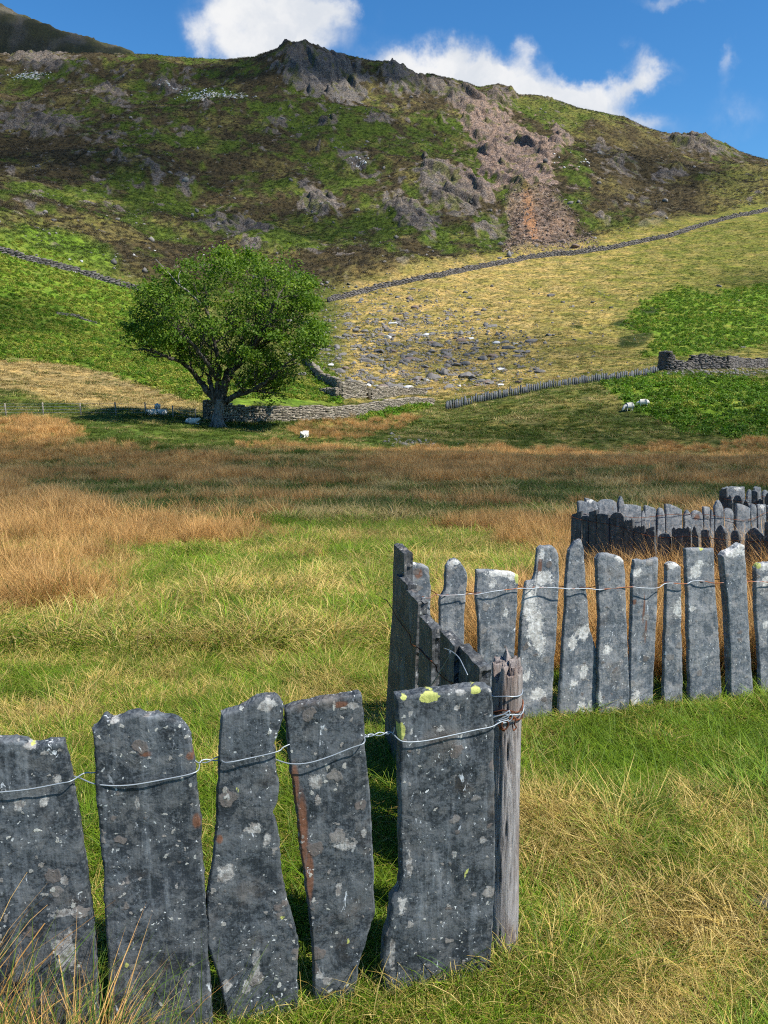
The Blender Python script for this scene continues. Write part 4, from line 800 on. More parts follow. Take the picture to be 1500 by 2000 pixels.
def stone_wall(name, path, hts, width, sx, sz, mat, label, cat='wall', group=None, seed=0, top_var=.12, steps=None, gaps=()):
    """path: [(x,y)], hts: height at each path point; built from single laid stones round a dark core"""
    rs = random.Random(seed); P = np.array(path, float); seg_ = np.linalg.norm(np.diff(P, axis=0), axis=1); cum = np.concatenate([[0], np.cumsum(seg_)]); Ltot = cum[-1]
    pos = lambda s: np.array([np.interp(s, cum, P[:, 0]), np.interp(s, cum, P[:, 1])])
    def hf(s): return float(np.interp(s, cum, hts))+top_var*float(noise(np.array(s/2.3), np.array(seed*1.7), 5))*1.4
    x0, y0 = P[0]; root = empty(name, (x0, y0, gh(x0, y0)), label=label, cat=cat, group=group) if False else None
    ss = np.arange(0, Ltot+.01, max(sx*1.5, Ltot/400)); pts = np.array([pos(s) for s in ss]); gz_ = height(pts[:, 0], pts[:, 1])
    gfun = lambda s: float(np.interp(s, ss, gz_))
    mb = MB()
    def box(c, d, sxx, syy, szz, a, jit=.16, rot=0.):
        n = np.array([-d[1], d[0]]); v = CUBE*np.array([sxx, syy, szz]); v = v+(np.array([[rs.uniform(-1, 1) for _ in range(3)] for _ in range(8)])*np.array([sxx, syy, szz])*jit)
        if rot: cr, sr = math.cos(rot), math.sin(rot); v = np.stack([v[:, 0]*cr-v[:, 2]*sr, v[:, 1], v[:, 0]*sr+v[:, 2]*cr], 1)
        W = np.stack([c[0]+v[:, 0]*d[0]+v[:, 1]*n[0], c[1]+v[:, 0]*d[1]+v[:, 1]*n[1], c[2]+v[:, 2]], 1); mb.add(W, CF, a)
    s = 0.
    while s < Ltot:                                  # the core
        e = min(s+sx*2, Ltot); c = pos((s+e)/2); d = pos(e)-pos(s); dl = np.linalg.norm(d)+1e-9; d /= dl
        if not any(a_ < (s+e)/2 < b_ for a_, b_ in gaps):
            h = max(.12, hf((s+e)/2)-sz*.9); box((c[0], c[1], gfun((s+e)/2)+h/2-.2), d, dl*1.02, width*.62, h+.4, .0, .02)
        s = e
    rows_ = int(max(hts)/sz)+3
    for r in range(-1, rows_):
        s = rs.uniform(0, sx*.5)
        while s < Ltot:
            w = sx*rs.uniform(.55, 1.5); m = s+w/2
            if m > Ltot: break
            h = hf(m); z = (r+.5)*sz+rs.uniform(-.2, .2)*sz
            if z < h and not any(a_ < m < b_ for a_, b_ in gaps):
                c = pos(m); d = pos(min(m+.2, Ltot))-pos(max(m-.2, 0)); d /= np.linalg.norm(d)+1e-9; n = np.array([-d[1], d[0]]); g_ = gfun(m); bt = 1-.22*z/max(h, .3)
                top = z+sz >= h
                for sd in ((-1, 1) if not top else (0,)):
                    q = c+n*sd*(width/2-sz*.45)*bt
                    box((q[0], q[1], g_+z), d, w*.98, (sz*1.3 if sd else width*.8)*rs.uniform(.85, 1.15), sz*rs.uniform(.7, 1.1), rs.random(), .13, rs.uniform(-.1, .1) if not top else rs.uniform(-.3, .3))
            s += w*rs.uniform(.97, 1.06)
    V = np.concatenate(mb.V); o = mb
    mb.V = [V-np.array([x0, y0, gh(x0, y0)])]; mb.A = [np.concatenate(mb.A)]
    ob = mb.build(name, mat); ob.location = (x0, y0, gh(x0, y0)); return tag(ob, label, cat, group)
def gp(x, y, **k): p = ray_ground(x, y, **k); return (p.x, p.y)
def gpY(x, y, Y): p = at_Y(x, y, Y); return (p.x, p.y)
# enclosure wall behind the tree
pth = [gp(x, y, y0=55) for x, y in [(397, 820), (440, 824), (500, 823), (560, 822), (600, 821), (650, 819), (695, 815), (730, 807), (765, 799), (800, 793), (845, 791)]]
stone_wall('dry_stone_wall', pth, [1.9, 1.7, 1.4, 1.3, 1.25, 1.2, 1.15, 1.15, 1.1, 1.0, .9], .7, .30, .15, M_wall, 'curved dry stone wall of the sheepfold running right from the tree trunk', group='dry stone walls', seed=1)
pth = [gp(x, y, y0=70) for x, y in [(596, 700), (604, 716), (622, 738), (640, 752), (662, 762)]]
stone_wall('dry_stone_wall', pth, [1.3, 1.3, 1.3, 1.4, 1.5], .7, .34, .17, M_wall, 'short dry stone wall descending from the crown of the tree to the ruin', group='dry stone walls', seed=2)
# sheepfold ruin
a = gp(664, 779, y0=70); b = gp(712, 779, y0=70); b1 = gp(716, 779, y0=70); c = gp(775, 772, y0=70)
e = stone_wall('ruined_hut', [a, b], [2.0, 1.9], .8, .42, .16, M_wall, 'small ruined stone hut with a stepped gable between the sheepfold walls', 'ruin', seed=3, top_var=.3)
stone_wall('dry_stone_wall', [(b[0]+.5, b[1]), c, gp(830, 772, y0=70)], [1.5, 1.2, .9], .8, .42, .16, M_wall, 'low broken wall just right of the small ruined hut', group='dry stone walls', seed=4, top_var=.25)
stone_wall('dry_stone_wall', [gp(628, 770, y0=70), (a[0]-.2, a[1]-.2)], [.55, 1.3], .8, .4, .16, M_wall, 'collapsed wall stub just left of the small ruined hut', group='dry stone walls', seed=5, top_var=.2)
# long mountain walls
pth = [gp(x, y, y0=120) for x, y in [(-120, 462), (-40, 482), (0, 493), (50, 508), (100, 520), (150, 533), (200, 548), (245, 562), (280, 571), (310, 580)]]
stone_wall('mountain_wall', pth, [1.5]*10, .9, .95, .3, M_wall2, 'dry stone wall crossing the hill foot at the far left above bright bracken', 'wall', 'mountain walls', 6, .2)
pth = [gp(x, y, y0=120) for x, y in [(640, 590), (690, 578), (740, 564), (800, 552), (860, 542), (920, 528), (980, 517), (1030, 506), (1080, 500), (1140, 495), (1200, 486), (1260, 473), (1310, 463), (1360, 446), (1420, 429), (1500, 413), (1580, 400)]]
stone_wall('mountain_wall', pth, [1.5]*17, .9, 1.0, .32, M_wall2, 'long dry stone wall climbing right along the foot of the crags', 'wall', 'mountain walls', 7, .25)
pth = [gp(x, y, y0=90) for x, y in [(108, 612), (150, 620), (190, 632)]]
stone_wall('dry_stone_wall', pth, [.3, .45, .2], .7, .5, .2, M_wall2, 'low tumbled remnant of wall in the bright green slope left of the tree', group='dry stone walls', seed=8, top_var=.15)
# ruin on the right
PR = 100.
pth = [gp(x, y, y0=80) for x, y in [(1288, 724), (1305, 724), (1318, 724), (1336, 724), (1345, 723), (1352, 722), (1380, 722), (1420, 722), (1450, 721), (1500, 719), (1560, 716)]]
stone_wall('ruined_wall', pth, [2.5, 2.6, 1.6, 1.2, 1.15, 1.9, 2.0, 1.6, 1.45, 1.5, 1.5], .8, .5, .16, M_wall2, 'ruined dark stone wall with a tall stub end above the bracken at right', 'ruin', seed=9, top_var=.2)
# hillside slate fence
hx = [870, 900, 940, 980, 1020, 1060, 1100, 1140, 1180, 1220, 1260, 1286]; hy = [788, 781, 773, 765, 757, 752, 748, 745, 741, 736, 730, 727]
pts = [gpY(x, y, Y) for x, y, Y in zip(hx, hy, np.linspace(88, 99, 12))]
fe = empty('hill_slate_fence', (pts[0][0], pts[0][1], gh(*pts[0])), label='long distant fence of upright slates along the crest of the green mound', cat='fence')
P = np.array(pts); cum = np.concatenate([[0], np.cumsum(np.linalg.norm(np.diff(P, axis=0), axis=1))]); nS = 100
proto_s = []
for k in range(5):
    w = .21; hh = (.95, 1.1, 1.0, .85, 1.05)[k]*.92; tl = (.0, .06, -.07, .03, -.02)[k]
    V = [(-w/2, -.03, -.3), (w/2, -.03, -.3), (w*.45, -.03, hh+tl), (-w*.05, -.03, hh+.04), (-w*.45, -.03, hh-tl)]; V += [(x, .03, z) for x, _, z in V]
    Fc = [(0, 1, 2, 3, 4), (9, 8, 7, 6, 5)]+[(i, i+5, (i+1) % 5+5, (i+1) % 5) for i in range(5)]
    me = mesh_np('slate_slab', V, Fc, M_sl1, link=False).data; proto_s.append(me)
for k in range(nS):
    s = cum[-1]*(k+.5)/nS; x = np.interp(s, cum, P[:, 0]); y = np.interp(s, cum, P[:, 1])
    o = bpy.data.objects.new('slate_slab', proto_s[k*7 % 5]); COL.objects.link(o); o.parent = fe
    o.location = Vector((x, y, gh(x, y)))-fe.location; o.scale = (random.uniform(.75, 1.2)*cum[-1]/nS/.21*.80, 1, random.uniform(.85, 1.15)); o.rotation_euler = (random.uniform(-.08, .08), random.uniform(-.09, .09), random.uniform(-.3, .3))

# ------------------------------------------------------------------ post and wire fence on the left
fl = [(-60, 812), (12, 812), (85, 812), (158, 811), (227, 811), (285, 811), (338, 816), (382, 822)]
pts = [ray_ground(x, y, y0=45) for x, y in fl]
fw = empty('post_and_wire_fence', pts[1], label='wire fence on thin wooden posts crossing the meadow left of the tree', cat='fence')
t = NT('post_wood'); n_ = t.noise(t.mapv(t.n('ShaderNodeTexCoord').outputs['Object'], (20, 20, 2)), 1, 3); M_post = t.done(t.princ(t.mix(n_, (.13, .11, .085), (.34, .30, .24)), .9))
tops = []
for p in pts:
    mb = MB(); h = random.uniform(1.02, 1.15); lx = random.uniform(-.05, .05)
    tube(mb, [(p.x, p.y, p.z-.3), (p.x+lx*.5, p.y, p.z+h*.5), (p.x+lx, p.y, p.z+h)], [.062, .06, .056], 8, wob=.1); mb.build('fence_post', M_post, fw); tops.append(Vector((p.x+lx*.7, p.y-.06, p.z)))
for hh in (.25, .5, .75, .98):
    mb = MB(); tube(mb, [(q.x, q.y, q.z+hh) for q in tops], .008, 4); mb.build('fence_wire', M_galv, fw)

# ------------------------------------------------------------------ rocks
def rock_mesh(name, mat, seed, flat=.6, sub=2):
    rs = np.random.default_rng(seed)
    import bmesh
    bm = bmesh.new(); bmesh.ops.create_icosphere(bm, subdivisions=sub+1, radius=1.0); V = np.array([v.co[:] for v in bm.verts]); Fc = [tuple(v.index for v in f.verts) for f in bm.faces]; bm.free()
    for k in range(11):
        n = rs.normal(size=3); n /= np.linalg.norm(n); d = rs.uniform(.45, .8); q = V@n-d; V = V-np.outer(np.clip(q, 0, None), n)
    V += rs.normal(size=V.shape)*.018
    V *= np.array([1.0, .75, flat]); a = np.full(len(V), .5)
    return mesh_np(name, V*.5/.8, Fc, mat, None, False, dict(br=a), link=False).data
B_me = [rock_mesh('boulder', M_bould, 100+k, (.42, .5, .6, .35, .7, .45)[k]) for k in range(6)]; BP_me = [rock_mesh('boulder', M_bpale, 120+k, .55) for k in range(3)]; BK_me = [rock_mesh('boulder', M_bpink, 130+k, .5) for k in range(3)]
def put_rock(me, x, y, z, s, label, group=None, rz=None, sq=(1, 1, 1), sink=.12):
    o = bpy.data.objects.new('boulder', me); COL.objects.link(o); o.location = (x, y, z+s*(.18-sink)); o.scale = (s*sq[0], s*sq[1], s*sq[2])
    o.rotation_euler = (random.uniform(-.2, .2), random.uniform(-.2, .2), random.uniform(0, 6.28) if rz is None else rz); return tag(o, label, 'boulder', group)
lead = [(338, 736, 26, B_me[3], 'broad flat boulder lying highest right of the tree crown among dry grass', 622, 636), ]
named = [(622, 636, 26, BP_me[0], 'pale flat boulder touching the right side of the tree crown'), (592, 733, 20, B_me[1], 'grey boulder in green grass under the right branches of the tree'),
         (910, 737, 42, B_me[0], 'long flat grey boulder, the biggest near the foot of the stony slope'), (868, 731, 26, B_me[2], 'hump-shaped boulder left of the long flat one at the slope foot'),
         (720, 754, 16, BP_me[1], 'white boulder leaning behind the ruined hut'), (801, 761, 22, BP_me[2], 'rounded pale boulder above the low broken wall'), (742, 688, 30, B_me[3], 'wide dark boulder in the jumble of rocks at mid slope'),
         (797, 699, 28, B_me[0], 'dark slab boulder right of the wide one in the mid-slope jumble'), (745, 705, 16, BP_me[0], 'small white boulder just below the mid-slope jumble'), (708, 726, 18, B_me[4], 'blocky dark boulder standing above the ruined hut'),
         (1076, 579, 24, B_me[0], 'lone dark boulder high on the open dry slope'), (1082, 655, 10, B_me[1], 'small dark boulder alone on the open slope right of the scatter'), (762, 658, 18, B_me[2], 'grey boulder at the left of the upper scatter of stones'),
         (1124, 484, 20, BK_me[0], 'pinkish boulder beside the long wall at the foot of the scree'), (1095, 474, 26, BK_me[1], 'large pinkish block at the bottom of the scree fan'), (836, 744, 10, BP_me[1], 'small white stone on the slope above the sheepfold'),
         (1158, 697, 12, B_me[0], 'flat grey boulder on the slope above the hill fence'), (740, 608, 8, BP_me[1], 'small white boulder near the top of the dry stony slope')]
for x, y, wpx_, me, lab in named:
    p = ray_ground(x, y, y0=60); s = wpx_/1500*p.y*1.0
    put_rock(me, p.x, p.y, p.z, s, lab, sq=(1, .8, .9))
p = ray_ground(1500, 1795, y0=1.2, y1=20); put_rock(B_me[0], p.x+.02, p.y, p.z, .30, 'grey flat rock in dry grass at the right frame edge', rz=.5, sink=.15)
rp = np.random.default_rng(33); cnt = 0; stones = []
cand = []
while len(cand) < 9000:
    x = rp.uniform(560, 1500, 4000); y = rp.uniform(560, 775, 4000)
    dens = np.clip(np.maximum(ell(x, y, 800, 665, 290, 120, 8)*1.2, ell(x, y, 760, 740, 190, 45, 0)), 0, 1)+.05
    dens *= .15+2.4*np.clip(fbm(x/24, y/13, 3, 77)+.05, 0, 1)
    ok = rp.random(4000) < dens; ok &= ~((x > 1180) & (y > 560)) | (rp.random(4000) < .15); ok &= poly_sd(x, y, [(560, 800), (560, 690), (650, 770), (870, 790), (1290, 722), (1500, 720), (1500, 900)]) < 4
    cand += list(zip(x[ok], y[ok]))
cand = np.array(cand[:9000])
def ground_many(px_, py_, y0, y1, n=420):
    ys = np.exp(np.linspace(math.log(y0), math.log(y1), n))[None]; t = tan_of(py_)[:, None]; dz = t*ys; d = ys*cp-dz*sp; xs = (px_[:, None]-750)/1500*d
    h, _, _ = _lookup(TAB, xs, np.broadcast_to(ys, xs.shape)); k = np.argmax(h >= ZC+dz, 1); i = np.arange(len(px_)); X, Y = xs[i, k], np.broadcast_to(ys, xs.shape)[i, k]
    return X, Y, height(X, Y)
cX, cY, cZ = ground_many(cand[:, 0], cand[:, 1], 75, 330)
sz_ = np.clip(.19*(rp.pareto(2.0, 9000)+1), .19, 2.0)*(.75+.5*rp.random(9000))
order = np.argsort(-sz_/cY)
GRP = 'boulders strewn over the dry slope'
for r_, i in enumerate(order[:260]):
    q = rp.random(); me = BP_me[r_ % 3] if q < .035 else (BK_me[r_ % 3] if q < .2 else B_me[r_ % 6])
    put_rock(me, cX[i], cY[i], cZ[i], sz_[i], 'loose grey or white boulder half sunk in the dry grass of the stony slope', GRP, sq=(1.15, .9, .85), sink=.16)
def rock_mass(name, X, Y, Z, S, mats, seed, flat=.6, label=None):
    rs = np.random.default_rng(seed); base = []
    for k in range(6):
        me = (B_me+BK_me)[k]; 
    import bmesh
    bm = bmesh.new(); bmesh.ops.create_icosphere(bm, subdivisions=1, radius=.5); U = np.array([v.co[:] for v in bm.verts]); Fc = np.array([[v.index for v in f.verts] for f in bm.faces]); bm.free()
    n = len(X); nv = len(U); V = np.repeat(U[None], n, 0)*(1+rs.uniform(-.38, .25, (n, nv, 1)))
    sc = np.stack([S*rs.uniform(.8, 1.4, n), S*rs.uniform(.6, 1, n), S*rs.uniform(.5, 1.1, n)*flat/.6], 1)[:, None]; V = V*sc
    a = rs.uniform(0, 6.28, n); ca, sa = np.cos(a)[:, None], np.sin(a)[:, None]; V = np.stack([V[..., 0]*ca-V[..., 1]*sa, V[..., 0]*sa+V[..., 1]*ca, V[..., 2]], -1)
    V += np.stack([X, Y, Z+S*.05], 1)[:, None]; FF = (Fc[None]+(np.arange(n)*nv)[:, None, None]).reshape(-1, 3)
    o = mesh_np(name, V.reshape(-1, 3), FF, mats, None, False, dict(br=np.repeat(rs.random(n), nv))); return tag(o, label, None, None, 'stuff')
i = order[260:]; rock_mass('loose_stones', cX[i], cY[i], cZ[i], sz_[i]*1.05, M_bould, 5, label='small loose stones scattered over the dry slope')
# scree fan and moor stones
x = rp.uniform(980, 1170, 9000); y = rp.uniform(375, 500, 9000); ok = poly_sd(x, y, [(985, 385), (1075, 378), (1105, 420), (1150, 452), (1165, 482), (1060, 500), (985, 486), (1000, 430)]) > -6; x, y = x[ok], y[ok]
X, Y, Z = ground_many(x, y, 220, 640); rock_mass('scree', X, Y, Z, np.clip(  .22*(rp.pareto(2.4, len(X))+1), .2, 1.5), M_bpink, 6, label='fan of pinkish scree below the central crag')
x = rp.uniform(-20, 1520, 5200); y = rp.uniform(130, 570, 5200); ok = rp.random(5200) < np.clip(.25+1.5*fbm(x/60, y/40, 3, 88), 0, 1); x, y = x[ok], y[ok]
X, Y, Z = ground_many(x, y, 190, 640); _, hl_, sk_ = _lookup(TAB, X, Y); ok = (Y > hl_+4) & (Y < sk_-8); X, Y, Z = X[ok], Y[ok], Z[ok]
rock_mass('moor_stones', X, Y, Z, np.clip(.5*(rp.pareto(2.3, len(X))+1), .4, 3.2), M_bould, 7, label='grey stones scattered across the moor and crags')
x = np.concatenate([rp.normal(cx, rx, k) for cx, cy, rx, ry, k in [(55, 152, 22, 4, 70), (405, 188, 26, 6, 80), (345, 172, 16, 3, 20), (455, 196, 20, 3, 16), (240, 560, 60, 8, 9), (700, 325, 12, 5, 20), (1100, 335, 20, 24, 9), (1140, 330, 8, 5, 8)]])
y = np.concatenate([rp.normal(cy, ry, k) for cx, cy, rx, ry, k in [(55, 152, 22, 4, 70), (405, 188, 26, 6, 80), (345, 172, 16, 3, 20), (455, 196, 20, 3, 16), (240, 520, 60, 12, 9), (700, 325, 12, 5, 20), (1100, 335, 20, 24, 9), (1140, 330, 8, 5, 8)]])
X, Y, Z = ground_many(x, y, 190, 640); rock_mass('pale_rubble', X, Y, Z, rp.uniform(.5, 1.7, len(X)), M_bpale, 8, label='white rubble patches high on the left of the hill')
x = rp.uniform(1290, 1500, 300); y = rp.normal(724, 3, 300)+rp.exponential(4, 300); X, Y, Z = ground_many(x, y, 80, 200); rock_mass('fallen_wall_stones', X, Y, Z, rp.uniform(.2, .6, 300), M_bould, 9, label='stones fallen from the ruined wall at right')
x = np.concatenate([rp.normal(800, 26, 70), rp.normal(770, 10, 20), rp.normal(840, 12, 30)]); y = np.concatenate([rp.normal(866, 3, 70), rp.normal(858, 3, 20), rp.normal(874, 2.5, 30)]); X, Y, Z = ground_many(x, y, 45, 90); rock_mass('streambed_stones', X, Y, Z, rp.uniform(.12, .4, 120), M_bould, 10, label='stones of the dry stream bed in the hollow below the sheepfold')

# ------------------------------------------------------------------ sheep
t = NT('fleece'); co = t.n('ShaderNodeTexCoord').outputs['Object']; n1 = t.noise(co, 30, 3); n2 = t.noise(co, 4, 3)
sep = t.n('ShaderNodeSeparateXYZ'); t.set(sep.inputs[0], co)
M_fleece = t.done(t.princ(t.mix(t.ramp(n2, .4, .7), (.66, .63, .56), (.52, .47, .38)), .95, t.bump(n1, .6, .02), spec=.05))
t = NT('sheep_face'); M_face = t.done(t.princ((.45, .42, .36), .8)); t = NT('blue_mark'); M_bluem = t.done(t.princ((.05, .35, .5), .8))
def sheep(px_, py_, face, pose, label, scale=1., marked=False):
    p = ray_ground(px_, py_, y0=45, y1=300); root = empty('sheep', p, label=label, cat='sheep', group='sheep in the valley'); root.rotation_euler = (0, 0, face); root.scale = (scale,)*3
    dz = -.34 if pose == 'lie' else 0.
    hd = {'graze': [(.58, 0, .62), (.74, 0, .36), (.84, 0, .16)], 'stand': [(.58, 0, .80), (.70, 0, .93), (.86, 0, .86)], 'lie': [(.56, 0, .80), (.68, 0, .92), (.84, 0, .84)]}[pose]
    v = [(-.50, 0, .66), (-.25, 0, .68), (.05, 0, .66), (.36, 0, .66)]+hd; rad = [.24, .31, .33, .29, .17, .115, .065]; ed = [(0, 1), (1, 2), (2, 3), (3, 4), (4, 5), (5, 6)]
    v = [(x, y, z+dz-(.06 if pose != 'lie' else 0)) for x, y, z in v]
    for (bx, b0, sy) in ((-.34, 1, 1), (-.34, 1, -1), (.30, 3, 1), (.30, 3, -1)):
        k = len(v)
        if pose == 'lie': v += [(bx, .17*sy, .20), (bx+.16, .22*sy, .10), (bx+.34, .20*sy, .06)]
        else: v += [(bx, .13*sy, .42), (bx-.03 if bx < 0 else bx, .14*sy, .24), (bx, .14*sy, .02)]
        rad += [.10, .05, .038]; ed += [(b0, k), (k, k+1), (k+1, k+2)]
    k = len(v); v += [(-.62, 0, .60+dz), (-.66, 0, .44+dz*.6)]; rad += [.06, .035]; ed += [(0, k), (k, k+1)]
    for sy in (1, -1): k = len(v); h = Vector(v[5]); v += [(h.x-.02, .09*sy, h.z+.06), (h.x-.05, .19*sy, h.z+.05)]; rad += [.035, .022]; ed += [(5, k), (k, k+1)]
    me = bpy.data.meshes.new('body'); me.from_pydata(v, ed, []); o = bpy.data.objects.new('body', me); COL.objects.link(o); o.parent = root
    m = o.modifiers.new('skin', 'SKIN'); m.use_smooth_shade = True
    for i_, r_ in enumerate(rad): me.skin_vertices[0].data[i_].radius = (r_, r_)
    me.skin_vertices[0].data[2].use_root = True
    o.modifiers.new('sub', 'SUBSURF').render_levels = 2; me.materials.append(M_fleece)
    mb = MB(); h = np.array(v[5]); h2 = np.array(v[6]); tube(mb, [h, h*.5+h2*.5, h2, h2+(h2-h)*.12], [.085, .082, .066, .04], 8); mb.V = [np.concatenate(mb.V)]; mb.A = [np.concatenate(mb.A)]
    f_ = mb.build('face', M_face); f_.parent = root
    if marked:
        mb = MB(); tube(mb, [(-.15, 0, .93+dz), (-.02, 0, .965+dz), (.12, 0, .95+dz)], [.10, .12, .10], 8); f_ = mb.build('dye_mark', M_bluem); f_.parent = root
sheep(1228, 803, R(200), 'graze', 'white sheep grazing at the edge of the bracken, the left of the two', .9)
sheep(1256, 796, R(170), 'graze', 'white sheep beside the bracken, the right of the two', .9)
sheep(595, 855, R(250), 'lie', 'lone pale sheep facing out in the grass right of the tree', .8)
sheep(308, 806, R(280), 'stand', 'sheep with a blue dye mark beside a fence post left of the tree', .8, True)
sheep(298, 811, R(240), 'lie', 'sheep lying by the fence post next to the dye-marked one', .8)
sheep(375, 829, R(10), 'lie', 'sheep lying in the tree shade just left of the trunk', .85)
sheep(318, 811, R(150), 'lie', 'dull sheep lying lowest right of the dye-marked one', .8)

# ------------------------------------------------------------------ tree
TB = ray_ground(425, 834, y0=55, y1=100); tY = TB.y; K = 1/1500*(tY*cp+5*sp)
tree = empty('broadleaf_tree', TB, label='lone broad leafy green tree with a forked dark trunk beside the dry stone wall', cat='tree')
def tp(x, y, dy=0.):
    q = at_Y(x, y, tY); return np.array([q.x, q.y+dy, q.z])
t = NT('bark'); co = t.n('ShaderNodeTexCoord').outputs['Object']; n = t.noise(t.mapv(co, (6, 6, 1.2)), 1, 5, .65); pale = t.attr('br').outputs['Fac']
bc = t.mix(t.ramp(n, .35, .65), (.035, .03, .025), (.13, .115, .095)); bc = t.mix(t.math('MULTIPLY', pale, t.ramp(n, .2, .7)), bc, (.33, .31, .28))
M_bark = t.done(t.princ(bc, .95, t.bump(n, 1., .15), spec=.1))
rt = random.Random(11); wood = MB(); tips = []
def limb(P, r0, r1, a=0., sides=9, n=8, kids=True, depth=0):
    C_ = catmull(P, n); C_[1:-1] += np.array([[rt.uniform(-1, 1)*.05*(r0/.2) for _ in range(3)] for _ in range(len(C_)-2)])
    rr = np.linspace(r0, r1, len(C_)); tube(wood, C_, rr, sides, a, .12)
    if kids and depth < 3:
        k_ = {0: 9, 1: 6, 2: 4}[depth]
        for q in range(k_):
            i_ = int(len(C_)*(.35+.62*(q+rt.random()*.6)/k_)); i_ = min(i_, len(C_)-2); p = C_[i_]; d = C_[i_+1]-C_[i_]; d /= np.linalg.norm(d)
            o_ = np.array([rt.gauss(0, 1), rt.gauss(0, 1.1), rt.gauss(.25, .7)]); o_ /= np.linalg.norm(o_); d = d*.55+o_*.85; L_ = (2.1, 1.3, .75)[depth]*rt.uniform(.6, 1.1); r_ = min(rr[i_]*.6, (.10, .05, .025)[depth])
            e_ = p+d*L_+np.array([0, 0, .12*L_]); m_ = p+d*L_*.5+np.array([rt.uniform(-.15, .15)*L_ for _ in range(3)])
            limb([p, m_, e_], r_, r_*.35, 0, 5, 4, True, depth+1)
    if depth >= 2 or not kids: tips.append(C_[-1])
trunk = MB()
C_ = catmull([tp(425, 842), tp(426, 822), tp(428, 800), tp(430, 780)], 7); rr = np.interp(np.linspace(0, 1, len(C_)), [0, .12, .3, .6, 1], [.58, .45, .37, .36, .42])
tube(trunk, C_, rr, 18, .5, .16);  # sunlight on the trunk is put into its paler bark colour
for k in range(7):
    a_ = k*.9; q = TB; tube(trunk, [(q.x+math.cos(a_)*.22, q.y+math.sin(a_)*.22, q.z+1.1), (q.x+math.cos(a_)*.38, q.y+math.sin(a_)*.35, q.z+.4), (q.x+math.cos(a_)*.72, q.y+math.sin(a_)*.6, q.z-.1)], [.12, .16, .12], 8, .5, .1)
trunk.build('trunk', M_bark, tree, True)
limb([tp(425, 788), tp(405, 762), tp(388, 742), tp(372, 715, -1), tp(348, 700, -2), tp(318, 688, -2.5), tp(295, 680, -3)], .30, .05)
limb([tp(424, 785), tp(412, 752), tp(404, 735, 1), tp(400, 715, 2), tp(370, 660, 3), tp(330, 600, 4)], .24, .05)
limb([tp(428, 785), tp(426, 750), tp(430, 720, -.5), tp(425, 670, -1), tp(410, 610, -1), tp(400, 560, 0)], .30, .05)
limb([tp(432, 785), tp(440, 745), tp(458, 715, .5), tp(480, 690, .5), tp(505, 640, 0), tp(515, 580, 0), tp(520, 530, 0)], .42, .06)
limb([tp(430, 780), tp(436, 730, 1.5), tp(452, 680, 3.5), tp(462, 620, 5), tp(470, 560, 5)], .34, .05)
limb([tp(440, 785), tp(460, 774, -.6), tp(490, 764, -1.5), tp(530, 742, -2), tp(562, 714, -2.5), tp(588, 700, -3)], .26, .04)
limb([tp(442, 783), tp(470, 764, .6), tp(510, 764, 1.5), tp(545, 752, 2)], .16, .04)
limb([tp(470, 700, .5), tp(510, 670, 1), tp(550, 640, 2), tp(580, 615, 2.5)], .22, .04)
limb([tp(478, 692, .5), tp(520, 655, -2), tp(545, 605, -3.5), tp(565, 565, -3)], .22, .04)
limb([tp(428, 740, -1), tp(415, 700, -3), tp(380, 650, -4.5), tp(330, 610, -5)], .2, .04)
wood.build('branches', M_bark, tree, True)
mbd = MB(); tube(mbd, catmull([tp(408, 598, -3), tp(392, 578, -4), tp(378, 566, -4.6), tp(360, 543, -5), tp(340, 522, -5)], 5), np.linspace(.09, .02, 21), 6, 1., .2)
tube(mbd, catmull([tp(380, 567, -4.5), tp(378, 552, -4.6), tp(381, 540, -4.4)], 4), np.linspace(.05, .015, 9), 5, 1.); tube(mbd, catmull([tp(398, 585, -3.6), tp(385, 583, -4), tp(376, 586, -4.2)], 4), np.linspace(.04, .012, 9), 5, 1.)
db = mbd.build('dead_branch', M_bark, tree, True); db['label'] = 'bare pale dead branch sticking out of the upper left crown'
LOBES = [(264, 640, 12), (640, 640, 12), (352, 545, 14), (505, 508, 18), (618, 545, 14), (645, 668, 12), (290, 572, 14), (448, 498, 14), (430, 520, 36), (400, 528, 26), (468, 540, 36), (540, 522, 34), (575, 540, 32), (596, 566, 28), (608, 592, 26), (628, 590, 14), (614, 650, 24), (598, 680, 34), (622, 690, 18), (300, 592, 28), (285, 625, 30), (278, 650, 20), (330, 565, 22), (318, 640, 32), (358, 608, 32), (412, 585, 40), (498, 585, 42), (562, 605, 34), (558, 660, 32), (378, 660, 28),
         (440, 640, 30), (505, 645, 32), (512, 692, 18), (335, 678, 20), (300, 666, 18), (368, 694, 18), (450, 704, 16), (530, 712, 30), (568, 716, 24), (505, 738, 15), (545, 748, 13), (483, 752, 9)]
LV = []
nr2 = np.random.default_rng(5)
cx0, cz0 = 450, 630
